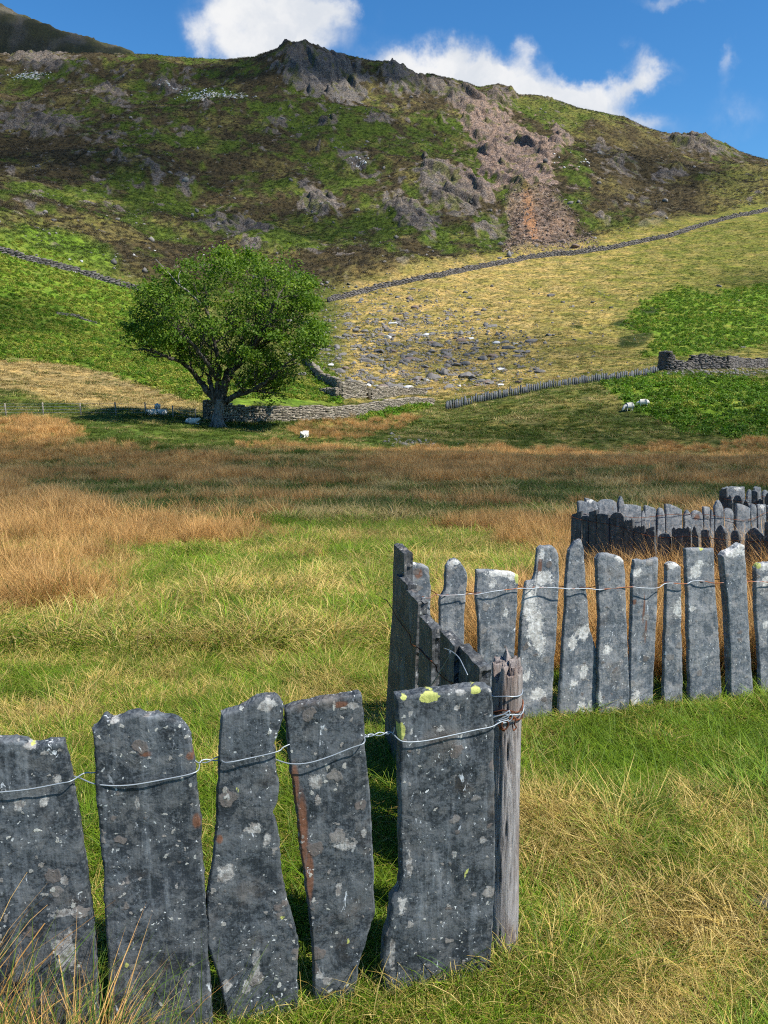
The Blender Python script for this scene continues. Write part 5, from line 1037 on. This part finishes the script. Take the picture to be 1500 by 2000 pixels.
for (x, y, r_) in LOBES:
    x = 432+(x-432)*.90; y = 640+(y-640)*.95; r_ = r_*.84
    Rm = r_*K; half = (6.6 if y < 690 else 2.2)*math.sqrt(max(.06, 1-((x-cx0)/205)**2-((y-cz0)/150)**2*.8)); nl = max(1, int(round(half*2/(Rm*1.75))))
    for d in np.linspace(-half, half, nl) if nl > 1 else [0.]:
        dd = d+nr2.uniform(-.5, .5); sh = max(.55, 1-.35*abs(dd)/7.2) if nl > 1 else 1; c = tp(x, y, dd)+nr2.uniform(-.3, .3, 3)
        ns_ = int(max(6, 11*(Rm*sh)**2*(.44 if y < 690 else .30)))
        for k in range(ns_):
            u_ = nr2.normal(size=3); u_ /= np.linalg.norm(u_); q = c+u_*Rm*sh*nr2.uniform(.4, 1.18)*np.array([1, 1, .85])
            if u_[2] < -.5 and nr2.random() < .4: continue
            nlf = int(nr2.integers(16, 34)); g = nr2.normal(size=(nlf, 3))*np.array([.30, .30, .16])*nr2.uniform(.7, 1.25); LV.append(np.c_[q+g, np.full(nlf, nr2.random())])
for q in tips:
    nlf = 5; LV.append(np.c_[np.array(q)+nr2.normal(size=(nlf, 3))*np.array([.25, .25, .15]), np.full(nlf, nr2.random())])
LV = np.concatenate(LV); nL = len(LV); print('leaves', nL)
nrm = nr2.normal(size=(nL, 3))*.75+np.array([.1, -.25, .8]); nrm /= np.linalg.norm(nrm, axis=1)[:, None]; ax = np.cross(nrm, nr2.normal(size=(nL, 3))); ax /= np.linalg.norm(ax, axis=1)[:, None]; bx = np.cross(nrm, ax)
s_ = nr2.uniform(.06, .115, nL)[:, None]; P_ = LV[:, :3]-np.array(TB)
V = np.stack([P_-ax*s_*1.3, P_+bx*s_*.8, P_+ax*s_*1.3, P_-bx*s_*.8], 1).reshape(-1, 3)
def mat_leaf(name, a, b, c, tr=.35):
    t = NT(name); br = t.attr('br').outputs['Fac']; col = t.mix(br, a, b); col = t.mix(t.ramp(br, .75, 1.), col, c)
    d = t.n('ShaderNodeBsdfPrincipled'); t.set(d.inputs['Base Color'], col); d.inputs['Roughness'].default_value = .6; d.inputs['Specular IOR Level'].default_value = .25
    tl = t.n('ShaderNodeBsdfTranslucent'); t.set(tl.inputs[0], t.mix(1., col, (1.2, 1.3, .5), 'MULTIPLY')); m = t.n('ShaderNodeMixShader'); m.inputs[0].default_value = tr; t.set(m.inputs[1], d.outputs[0]); t.set(m.inputs[2], tl.outputs[0]); return t.done(m.outputs[0])
M_leaf = mat_leaf('tree_leaves', (.050, .115, .010), (.14, .225, .020), (.26, .33, .05), .42)
mesh_np('crown', V, np.arange(nL*4).reshape(-1, 4), M_leaf, tree, False, dict(br=np.clip(np.repeat(LV[:, 3]*.7+nr2.random(nL)*.35, 4), 0, 1)))

# ------------------------------------------------------------------ vegetation
def blade_tuft(name, n, h, w, spread, lean, mat, seed, segs=3, droop=.5, hv=.4, upright=False):
    r = np.random.default_rng(seed); a = r.uniform(0, 6.28, n); rad = spread*np.sqrt(r.random(n)); bx_ = rad*np.cos(a); by_ = rad*np.sin(a)
    hh = h*(1-hv+hv*2*r.random(n)*.9); az = r.uniform(0, 6.28, n); az = np.where(r.random(n) < .6, a+r.normal(0, .5, n), az); ln = np.abs(r.normal(lean, lean*.5, n)); dr = droop*r.uniform(.4, 1.6, n)
    V = []; levels = segs+1; wd = w*r.uniform(.7, 1.3, n); fa = az+1.57+r.normal(0, .7, n)
    P = []
    for k in range(levels):
        t_ = k/segs; out = ln*t_*hh+dr*hh*t_**2.5*.6; z = hh*t_*(1-dr*.35*t_**2); P.append(np.stack([bx_+np.cos(az)*out, by_+np.sin(az)*out, z], 1))
    wv = np.stack([np.cos(fa), np.sin(fa), np.zeros(n)], 1)
    V = []; 
    for k in range(segs):
        ww = (wd*(1-.25*k/segs-.35*(k/segs)**2)/2)[:, None]; V += [P[k]-wv*ww, P[k]+wv*ww]
    V.append(P[-1]); V = np.stack(V, 1); nv = 2*segs+1; F_l = []
    for i_ in range(n):
        o_ = i_*nv
        for k in range(segs-1): F_l.append((o_+2*k, o_+2*k+1, o_+2*k+3, o_+2*k+2))
        F_l.append((o_+2*segs-2, o_+2*segs-1, o_+2*segs))
    V = V.reshape(-1, 3); V[:, 2] -= .01
    return mesh_np(name, V, F_l, mat, None, False, dict(br=np.repeat(r.random(n), nv), hh=np.tile(np.repeat(np.linspace(0, 1, segs+1), [2]*segs+[1]), n)), link=False)
def mat_grass(name, g1, g2, s1, s2, tr=.3, w=.55):
    t = NT(name); br = t.attr('br').outputs['Fac']; dry = t.attr('dry', 'INSTANCER').outputs['Fac']; val = t.attr('val', 'INSTANCER').outputs['Fac']; hh = t.attr('hh').outputs['Fac']
    g = t.mix(br, g1, g2); s = t.mix(br, s1, s2); k = t.math('ADD', dry, t.math('MULTIPLY', t.math('SUBTRACT', t.math('FRACT', t.math('MULTIPLY', br, 7.31)), .5), w)); k = t.math('ADD', k, t.math('MULTIPLY', t.math('SUBTRACT', hh, .4), .15))
    c = t.mix(t.ramp(k, .38, .62), g, s); sc = t.n('ShaderNodeVectorMath', operation='SCALE'); t.set(sc.inputs[0], c); t.set(sc.inputs['Scale'], t.ramp(val, 0, 1, .6, 1.4)); c = sc.outputs[0]
    d = t.n('ShaderNodeBsdfPrincipled'); t.set(d.inputs['Base Color'], c); d.inputs['Roughness'].default_value = .55; d.inputs['Specular IOR Level'].default_value = .25
    tl = t.n('ShaderNodeBsdfTranslucent'); t.set(tl.inputs[0], c); m = t.n('ShaderNodeMixShader'); m.inputs[0].default_value = tr; t.set(m.inputs[1], d.outputs[0]); t.set(m.inputs[2], tl.outputs[0]); return t.done(m.outputs[0])
M_grass = mat_grass('grass_blades', (.050, .125, .005), (.19, .275, .014), (.40, .28, .06), (.58, .44, .17))
M_gfar = mat_grass('meadow_blades', (.05, .095, .010), (.115, .155, .018), (.29, .22, .075), (.46, .35, .15))
M_rush = mat_grass('rush_blades', (.05, .10, .012), (.11, .16, .02), (.38, .20, .055), (.60, .37, .14), .25, .4)
M_brk = mat_grass('bracken_fronds', (.062, .145, .008), (.135, .245, .014), (.20, .24, .03), (.30, .27, .05), .3, .3)
M_hth = mat_grass('heather_shrub', (.038, .031, .018), (.075, .060, .035), (.042, .068, .010), (.085, .125, .018), .1, .5)

def scatter(name, protos, X, Y, Z, scale, dry, val, tilt=.12, seed=0, label=None):
    """one object of countless plants: points carrying size, spin and colour, each given a tuft by geometry nodes"""
    r = np.random.default_rng(seed); n = len(X); print(name, n)
    col = bpy.data.collections.new(name+'_tufts')
    for p_ in protos: col.objects.link(p_)
    rot = np.stack([r.normal(0, tilt, n), r.normal(0, tilt, n), r.uniform(0, 6.28, n)], 1)
    me = bpy.data.meshes.new(name); me.vertices.add(n); me.vertices.foreach_set('co', np.stack([X, Y, Z], 1).astype(np.float32).ravel())
    for k, v_ in (('size', scale), ('dry', dry), ('val', val)):
        at = me.attributes.new(k, 'FLOAT', 'POINT'); at.data.foreach_set('value', np.asarray(v_, np.float32))
    at = me.attributes.new('spin', 'FLOAT_VECTOR', 'POINT'); at.data.foreach_set('vector', rot.astype(np.float32).ravel())
    at = me.attributes.new('pick', 'INT', 'POINT'); at.data.foreach_set('value', r.integers(0, len(protos), n).astype(np.int32))
    o = bpy.data.objects.new(name, me); COL.objects.link(o); tag(o, label, None, None, 'stuff')
    g = bpy.data.node_groups.new(name+'_planting', 'GeometryNodeTree'); g.interface.new_socket('Geometry', in_out='INPUT', socket_type='NodeSocketGeometry'); g.interface.new_socket('Geometry', in_out='OUTPUT', socket_type='NodeSocketGeometry')
    N = g.nodes; Lk = g.links; gi = N.new('NodeGroupInput'); go = N.new('NodeGroupOutput'); ci = N.new('GeometryNodeCollectionInfo'); ci.inputs['Collection'].default_value = col; ci.inputs['Separate Children'].default_value = True; ci.inputs['Reset Children'].default_value = True
    ip = N.new('GeometryNodeInstanceOnPoints'); ip.inputs['Pick Instance'].default_value = True
    def na(k, typ): q = N.new('GeometryNodeInputNamedAttribute'); q.data_type = typ; q.inputs['Name'].default_value = k; return [s for s in q.outputs if s.enabled and s.name == 'Attribute'][0]
    er = N.new('FunctionNodeEulerToRotation')
    Lk.new(gi.outputs[0], ip.inputs['Points']); Lk.new(ci.outputs[0], ip.inputs['Instance']); Lk.new(na('pick', 'INT'), ip.inputs['Instance Index']); Lk.new(na('spin', 'FLOAT_VECTOR'), er.inputs[0]); Lk.new(er.outputs[0], ip.inputs['Rotation'])
    cx_ = N.new('ShaderNodeCombineXYZ'); s1_ = na('size', 'FLOAT'); [Lk.new(s1_, cx_.inputs[i_]) for i_ in range(3)]; Lk.new(cx_.outputs[0], ip.inputs['Scale']); Lk.new(ip.outputs[0], go.inputs[0])
    m = o.modifiers.new('planting', 'NODES'); m.node_group = g; return o
def pts_in(n, y0, y1, seed, um=.60, pw=1., ym=1.2):
    r = np.random.default_rng(seed); t_ = r.random(n)
    if pw == 0: Y = y0*(y1/y0)**t_
    else: Y = (y0**pw+(y1**pw-y0**pw)*t_)**(1/pw)
    X = r.uniform(-1, 1, n)*um*(Y+ym); return X, Y, r

# near turf
tA = [blade_tuft('thatch_tuft', 80, .06, .0022, .10, 1.4, M_grass, 299, 3, .3)]+[blade_tuft('grass_tuft', 80, (.05, .065, .085, .06)[k], .0026, .075, .5, M_grass, 200+k, 3, 1.1) for k in range(4)]
tB = [blade_tuft('grass_tuft', 34, (.085, .11, .14)[k], .0022, .10, .4, M_grass, 210+k, 4, .8) for k in range(3)]
def near_layer(name, protos, n, y0, y1, seed, sc, pw=1.2, long=False):
    X, Y, r = pts_in(n, y0, y1, seed, .56, pw, 1.5); f = fields(X, Y); vv = np.clip(.5+.5*fbm(X/.35, Y/.35, 2, 32)+r.normal(0, .22, n), 0, 1); Z = height(X, Y, f); brk, reed, pale, dry = ground_fields(X, Y, f)
    d = np.clip(dry+(0 if long else .12)*sstep(f['px'], 950, 1200)*sstep(f['py'], 1560, 1850)+.25*noise(X/.22, Y/.22, 44)+r.normal(0, .16, len(X)), 0, 1); S = sc*(.7+.6*r.random(len(X)))*(1+.35*fbm(X/.9, Y/.9, 2, 31))
    if long:
        keep = (fbm(X/.8, Y/.8, 3, 33)+.25*fbm(X/3, Y/3, 2, 34) > .10); 
    else: keep = np.ones(len(X), bool)
    S = S*np.where(f['py'] > 1880, .75, 1.)*(np.where((X > .4) & (Y < 3.6), .78, 1.) if long else 1.)
    if long: keep &= ~((Y < 2.5) & (X < .75) & (r.random(len(X)) < .8))
    return X[keep], Y[keep], Z[keep], S[keep], d[keep], vv[keep]
a_ = near_layer('g', tA, 19000, .9, 5.5, 1, 1.0, 1.3); b_ = near_layer('g', tB, 7500, .95, 6.5, 2, .80, 1.5, True)
scatter('short_grass', tA, *a_, seed=3, label='short green and straw grass around the slates'); scatter('grass_tussocks', tB, *b_, seed=4, label='longer tufts of green and straw grass in the near meadow')
tC = [blade_tuft('grass_tuft', 84, (.12, .16, .21, .15)[k], .0058, .19, .55, M_grass, 220+k, 3, 1.1) for k in range(4)]
X, Y, r = pts_in(15000, 4.8, 18, 5, .58, 1.3); f = fields(X, Y); Z = height(X, Y, f); _, reed, pale, dry = ground_fields(X, Y, f); d = np.clip(dry+.06+r.normal(0, .14, len(X))+reed*.3, 0, 1); d *= 1-.35*sstep(Y, 9, 16)*(1-reed)
scatter('meadow_grass', tC, X, Y, Z, .9*(.7+.6*r.random(len(X)))*(1+.4*fbm(X/1.5, Y/1.5, 2, 35)), d, r.random(len(X)), seed=6, label='tufted grass of the sunlit meadow')
tD = [blade_tuft('grass_tuft', 60, (.26, .32, .4)[k], .022, .42, .5, M_gfar, 230+k, 2, 1.0) for k in range(3)]
X, Y, r = pts_in(29000, 15, 72, 7, .64, 1.1, 3); f = fields(X, Y); Z = height(X, Y, f); brk, reed, pale, dry = ground_fields(X, Y, f); keep = (reed < .5) | (r.random(len(X)) < .3)
nn = fbm(X/3.5, Y/3.5, 3, 36); d = np.clip(.22+.22*(Y < 45)+nn*.9+pale*.6+r.normal(0, .1, len(X))+reed*.3, 0, 1); k_ = keep
scatter('valley_grass', tD, X[k_], Y[k_], Z[k_], (.75*(.7+.6*r.random(len(X)))*np.where(Y > 50, .7, 1.))[k_], d[k_], np.clip(.5+nn*.6+r.normal(0, .2, len(X)), 0, 1)[k_], seed=8, label='rough darker grass of the valley floor')
# rushes
tR = [blade_tuft('rush_tuft', 55, (.52, .62, .7)[k], .0042, .07, .22, M_rush, 240+k, 4, .45, .3) for k in range(3)]
X, Y, r = pts_in(30000, 1.6, 16, 9, .58, 1.2); f = fields(X, Y); Z = height(X, Y, f); _, reed, _, _ = ground_fields(X, Y, f); keep = r.random(len(X)) < reed*np.where(Y < 6.5, 1.2, .85); keep &= ~((Y < 3.9) & (X > -.2))
print('near rushes', keep.sum()); X, Y, Z, rd = X[keep], Y[keep], Z[keep], reed[keep]; n_ = len(X)
scatter('near_rushes', tR, X, Y, Z, (.42+.42*r.random(n_))*(.6+.4*rd), np.clip(.74+r.normal(0, .14, n_), 0, 1), r.random(n_), .1, seed=10, label='dry orange rushes between the slate fences and at left')
tS = [blade_tuft('rush_tuft', 90, (.6, .72, .8)[k], .012, .32, .24, M_rush, 250+k, 3, .4, .35) for k in range(3)]
X, Y, r = pts_in(67000, 13, 82, 11, .64, 1.0, 3); f = fields(X, Y); Z = height(X, Y, f); _, reed, _, _ = ground_fields(X, Y, f); keep = r.random(len(X)) < reed**1.5*.75
X, Y, Z, rd = X[keep], Y[keep], Z[keep], reed[keep]; n_ = len(X); nn = fbm(X/4, Y/4, 3, 37)
scatter('valley_rushes', tS, X, Y, Z, (.5+.45*r.random(n_))*(.75+.5*nn), np.clip(.78+r.normal(0, .12, n_)+.2*nn, 0, 1), np.clip(.45+nn*.5+r.normal(0, .2, n_), 0, 1), .1, seed=12, label='band of russet rushes across the valley floor')
n_ = 900; r = np.random.default_rng(77); s__ = r.random(n_); X = 1.95+s__*1.55+r.normal(0, .12, n_); Y = 7.3-s__*1.85-r.uniform(-.9, .75, n_); Z = height(X, Y)
scatter('fence_rushes', tR, X, Y, Z, (.5+.5*r.random(n_))*(.75+.45*s__), np.clip(r.normal(.85, .12, n_), 0, 1), r.random(n_), .1, seed=22, label='pale dry straw growing through the farther slate rows')
# corner rushes in front of the first slate: green and orange stems
tQ = [blade_tuft('rush_tuft', 26, (.46, .6)[k], .0034, .05, .22, M_rush, 260+k, 5, .5, .35) for k in range(2)]
r = np.random.default_rng(21); n_ = 175; X = -1.05+.62*r.random(n_)**1.35; Y = 1.44+(X+.87)*.235-r.uniform(.02, .30, n_); Z = height(X, Y)
scatter('foreground_rushes', tQ, X, Y, Z, (.45+.5*r.random(n_))*np.clip(1.15-(X+1.0)*.9, .5, 1.1), np.clip(r.normal(.42, .32, n_), 0, 1), r.random(n_), .14, seed=13, label='green and orange rush stems in front of the leftmost slates')
# long straw in front of and around the second fence and along slate feet
n_ = 210; s__ = r.random(n_); X = P1[0]-.95+s__*1.25; Y = P1[1]+(X-P1[0])*D1[1]/D1[0]-r.uniform(.025, .12, n_); Z = height(X, Y)
scatter('slate_foot_grass', tB[:2], X, Y, Z, (.6+.7*r.random(n_)), np.clip(r.normal(.3, .2, n_), 0, 1), r.random(n_), .2, seed=14, label='green blades growing against the feet of the slates')
# slopes beyond
tE = [blade_tuft('grass_tuft', 34, (.22, .3)[k], .04, .5, .6, M_gfar, 270+k, 2, 1.) for k in range(2)]
X, Y, r = pts_in(68000, 66, 330, 15, .63, 1., 3); f = fields(X, Y); Z = height(X, Y, f); brk, reed, pale, dry = ground_fields(X, Y, f); nn = fbm(X/6, Y/6, 3, 38); keep = (brk < .5) & (f['hill'] < .5) & (f['px'] < 1720) & (f['px'] > -220)
rt_ = sstep(f['px'], 640, 700); d = np.clip(.30+nn*.8+pale*.5+rt_*(.28-.25*sstep(f['px'], 1000, 1450))*sstep(Y, 95, 110)+r.normal(0, .1, len(X)), 0, 1)
scatter('slope_grass', tE, X[keep], Y[keep], Z[keep], (.6+.6*r.random(len(X)))[keep], d[keep], np.clip(.5+nn*.5+r.normal(0, .2, len(X)), 0, 1)[keep], seed=16, label='short rough grass of the lower slopes')
def leaf_clump(name, n, rx, h, s, mat, seed):
    r = np.random.default_rng(seed); c = r.normal(size=(n, 3))*np.array([rx*.5, rx*.5, 0]); c[:, 2] = h*r.random(n)*np.exp(-(c[:, 0]**2+c[:, 1]**2)/rx**2); nm = r.normal(size=(n, 3))*.6+np.array([0, -.1, .8]); nm /= np.linalg.norm(nm, axis=1)[:, None]
    ax = np.cross(nm, r.normal(size=(n, 3))); ax /= np.linalg.norm(ax, axis=1)[:, None]; bx = np.cross(nm, ax); q = s*r.uniform(.6, 1.3, (n, 1)); V = np.stack([c-ax*q, c+bx*q*.45, c+ax*q, c-bx*q*.45], 1).reshape(-1, 3)
    return mesh_np(name, V, np.arange(4*n).reshape(-1, 4), mat, None, False, dict(br=np.repeat(r.random(n), 4), hh=np.full(4*n, .5)), link=False)
tK = [leaf_clump('bracken_clump', 55, .5, .55, .15, M_brk, 280+k) for k in range(3)]
X, Y, r = pts_in(79000, 58, 240, 17, .63, 1., 3); f = fields(X, Y); Z = height(X, Y, f); brk, *_ = ground_fields(X, Y, f); nn = fbm(X/5, Y/5, 3, 39); keep = (r.random(len(X)) < brk*np.clip(.75+nn, .2, 1)) & (f['px'] < 1720) & (f['px'] > -220)
wallk = ~((f['px'] > 395) & (f['px'] < 690) & (Y < 88) & (f['py'] > 778)); keep &= wallk
scatter('bracken', tK, X[keep], Y[keep], Z[keep], (.55+.5*r.random(len(X)))[keep], np.clip(.28+nn*.5+r.normal(0, .15, len(X))+.18*(f['px'] < 640), 0, 1)[keep], np.clip(.5+nn*.5+r.normal(0, .2, len(X)), 0, 1)[keep], seed=18, label='bright green bracken covering the slopes left and right')
tH = [leaf_clump('heather_clump', 90, .8, .55, .105, M_hth, 290+k) for k in range(3)]
X, Y, r = pts_in(124000, 190, 660, 19, .62, .6, 3); f = fields(X, Y); Z = height(X, Y, f); 
cc, _ = colours(X, Y, f); rat = cc[:, 1]/(cc[:, 0]+1e-6); keep = (f['hill'] > .5) & (f['rock'] < .25) & (Y < f['skd']+6) & (cc.max(1) < .19) & (r.random(len(X)) < .85)
keep &= (f['px'] < 1720) & (f['px'] > -220); hs = (.55+.75*r.random(len(X)))
scatter('heather', tH, X[keep], Y[keep], Z[keep], hs[keep], np.clip(sstep(rat, .8, 1.55)*.9+.05+r.normal(0, .06, len(X)), 0, 1)[keep], np.clip(r.normal(.5, .22, len(X)), 0, 1)[keep], seed=20, label='heather and bilberry clumps over the moor')

# ------------------------------------------------------------------ light, sky and clouds
SUN = Vector((.54, -.28, .79)).normalized(); el = math.asin(SUN.z); az = math.atan2(SUN.x, SUN.y)
sd = bpy.data.lights.new('sun', 'SUN'); so = bpy.data.objects.new('sun', sd); COL.objects.link(so); sd.energy = 5.0; sd.angle = R(.53); sd.color = (1, .95, .86)
so.rotation_euler = SUN.to_track_quat('Z', 'Y').to_euler(); so.location = (20, -20, 60)
w = bpy.data.worlds.new('World'); scene.world = w; w.use_nodes = True; T = NT.__new__(NT); T.t = w.node_tree; T.t.nodes.clear(); T.out = T.t.nodes.new('ShaderNodeOutputWorld')
sky = T.n('ShaderNodeTexSky', sky_type='NISHITA'); sky.sun_disc = False; sky.sun_elevation = el; sky.sun_rotation = az; sky.air_density = 1.; sky.dust_density = .4; sky.ozone_density = 3.; sky.altitude = 200
dv = T.n('ShaderNodeTexCoord').outputs['Generated']; sx_ = T.n('ShaderNodeSeparateXYZ'); T.set(sx_.inputs[0], dv); yy = T.math('MAXIMUM', sx_.outputs[1], .02)
uu = T.math('DIVIDE', sx_.outputs[0], yy); tt = T.math('DIVIDE', sx_.outputs[2], yy)
def ut(px_, py_):
    t_ = float(tan_of(py_)); return (px_-750)/1500*(cp-t_*sp), t_
cb = T.n('ShaderNodeCombineXYZ'); T.set(cb.inputs[0], uu); T.set(cb.inputs[1], tt); cb = cb.outputs[0]
wn_ = T.n('ShaderNodeTexNoise'); T.set(wn_.inputs['Vector'], cb); wn_.inputs['Scale'].default_value = 7; wn_.inputs['Detail'].default_value = 6; wn_.inputs['Roughness'].default_value = .62
ofs = T.n('ShaderNodeVectorMath', operation='SUBTRACT'); T.set(ofs.inputs[0], wn_.outputs['Color']); ofs.inputs[1].default_value = (.5, .5, .5)
sc_ = T.n('ShaderNodeVectorMath', operation='SCALE'); T.set(sc_.inputs[0], ofs.outputs[0]); sc_.inputs['Scale'].default_value = .12
ad = T.n('ShaderNodeVectorMath', operation='ADD'); T.set(ad.inputs[0], cb); T.set(ad.inputs[1], sc_.outputs[0]); sp_ = T.n('ShaderNodeSeparateXYZ'); T.set(sp_.inputs[0], ad.outputs[0]); wu, wt = sp_.outputs[0], sp_.outputs[1]
def blob(cx, cy, rx, ry, rot=0., amp=1.):
    u0, t0 = ut(cx, cy); ru = rx/1500; rt_ = ry/1500*.93; c_, s_ = math.cos(R(-rot)), math.sin(R(-rot)); du = T.math('SUBTRACT', wu, u0); dt = T.math('SUBTRACT', wt, t0)
    a_ = T.math('ADD', T.math('MULTIPLY', du, c_/ru), T.math('MULTIPLY', dt, s_/ru)); b_ = T.math('ADD', T.math('MULTIPLY', du, -s_/rt_), T.math('MULTIPLY', dt, c_/rt_))
    q = T.math('ADD', T.math('MULTIPLY', a_, a_), T.math('MULTIPLY', b_, b_)); return T.math('MULTIPLY', T.math('EXPONENT', T.math('MULTIPLY', q, -1.1)), amp)
tot = None
for bl_ in [(540, 34, 118, 58, 0, .95), (610, -4, 90, 48, 0, .8), (455, 5, 62, 46, 0, .6), (400, 70, 26, 36, 0, .38), (540, 95, 110, 34, 0, .8), (-200, -60, 200, 60, 0, .4),
            (810, 142, 84, 38, 0, .95), (880, 95, 50, 40, 20, .7), (925, 150, 110, 44, 5, .85), (1040, 95, 26, 44, -30, .62), (1010, 165, 120, 32, 5, .85), (1100, 130, 16, 50, -15, .35), (1130, 200, 130, 28, 15, .85), (1190, 165, 80, 30, -15, .62), (1240, 115, 22, 46, -40, .42), (1250, 155, 55, 22, 0, .5), (1240, 235, 60, 22, 20, .45),
            (1320, 5, 90, 18, 0, .34), (1425, 140, 16, 60, 10, .30), (1420, 250, 80, 36, 0, .30)]:
    b_ = blob(*bl_); tot = b_ if tot is None else T.math('ADD', tot, b_)
n1 = T.noise(cb, 14, 8, .62, .3); n2 = T.noise(ad.outputs[0], 5, 4, .5)
dens = T.math('ADD', tot, T.math('MULTIPLY', T.math('SUBTRACT', n1, .5), T.math('MULTIPLY', T.ramp(tot, .05, .5), 1.9))); dens = T.math('ADD', dens, T.math('MULTIPLY', T.math('SUBTRACT', n2, .5), .35))
cm = T.math('MULTIPLY', T.ramp(dens, .10, 1.08), .97)
shade = T.mix(T.ramp(T.noise(ad.outputs[0], 8, 5, .55), .38, .62), (.78, .82, .88), (1., 1., 1.))
bgs = T.n('ShaderNodeBackground'); hs_ = T.n('ShaderNodeHueSaturation'); T.set(hs_.inputs['Color'], sky.outputs[0]); hs_.inputs['Saturation'].default_value = 1.25; hs_.inputs['Value'].default_value = 1.15
cv = T.n('ShaderNodeVectorMath', operation='SCALE'); T.set(cv.inputs[0], shade); cv.inputs['Scale'].default_value = 7.6
T.set(bgs.inputs[0], T.mix(cm, T.mix(1., hs_.outputs[0], (.72, 1., 1.12), 'MULTIPLY'), cv.outputs[0])); bgs.inputs[1].default_value = .074; T.t.links.new(bgs.outputs[0], T.out.inputs[0])

# clouds overhead, out of the picture, whose shade falls on the valley and the hill
t = NT('cloud_vapour'); pv = t.n('ShaderNodeVolumePrincipled'); pv.inputs['Color'].default_value = (.9, .92, .95, 1); pv.inputs['Density'].default_value = .026; M_cl = t.done(None, pv.outputs[0])
def cloud(px_, py_, Y, rx, ry, rz, alt, dens_seed):
    p = at_Y(px_, py_, Y); c = Vector((p.x, p.y, gh(p.x, p.y)))+SUN*(alt/SUN.z)
    return c, rx, ry, rz, dens_seed
CL = MB()
def add_cloud(c, rx, ry, rz, seed):
    import bmesh
    bm = bmesh.new(); bmesh.ops.create_icosphere(bm, subdivisions=5, radius=1.); V = np.array([v.co[:] for v in bm.verts]); Fc = [tuple(v.index for v in f.verts) for f in bm.faces]; bm.free()
    n = fbm(V[:, 0]*2.2+seed*7, V[:, 1]*2.2+seed*3, 4, 300+seed); V = V*(1+.38*n)[:, None]; V[:, 2] *= (1+.3*fbm(V[:, 0]*4, V[:, 1]*4+seed, 3, 400))
    CL.add(V*np.array([rx, ry, rz])+np.array(c), Fc)
for args in CLOUDS_SPEC if 'CLOUDS_SPEC' in globals() else [
        (60, 90, 1080, 170, 150, 34, 460), # added to darken the far ridge; px, py, Y, rx, ry, half thickness, altitude
        (700, 945, 32, 75, 17, 20, 330), (1340, 868, 66, 34, 11, 14, 340), (1050, 850, 66, 14, 9, 9, 340), (1000, 650, 150, 28, 22, 9, 350), (1560, 560, 230, 26, 26, 10, 350), (-140, 600, 135, 26, 34, 14, 350),
        (230, 250, 440, 185, 120, 17, 440), (90, 320, 350, 80, 45, 16, 420), (260, 150, 560, 190, 40, 16, 470), (640, 160, 590, 95, 50, 30, 430), (560, 440, 320, 70, 36, 13, 420), (1290, 340, 450, 60, 36, 11, 420), (1300, 380, 420, 40, 34, 12, 420)]:
    px_, py_, Y, rx, ry, rz, alt = args; p = at_Y(px_, py_, Y); add_cloud(Vector((p.x, p.y, p.z))+SUN*(alt/SUN.z), rx, ry, rz, int(px_) % 13+1)
co_ = CL.build('clouds', M_cl, smooth=True); tag(co_, 'clouds drifting overhead', None, None, 'stuff')

# ------------------------------------------------------------------ render settings
scene.view_settings.view_transform = 'Standard'; scene.view_settings.look = 'None'; scene.view_settings.exposure = .74; scene.view_settings.gamma = 1
c = scene.cycles; c.max_bounces = 4; c.diffuse_bounces = 2; c.glossy_bounces = 2; c.transmission_bounces = 2; c.transparent_max_bounces = 8; c.volume_bounces = 0
c.use_denoising = False; c.filter_width = 1.15; c.use_adaptive_sampling = True; c.adaptive_threshold = .03; c.sample_clamp_indirect = 5
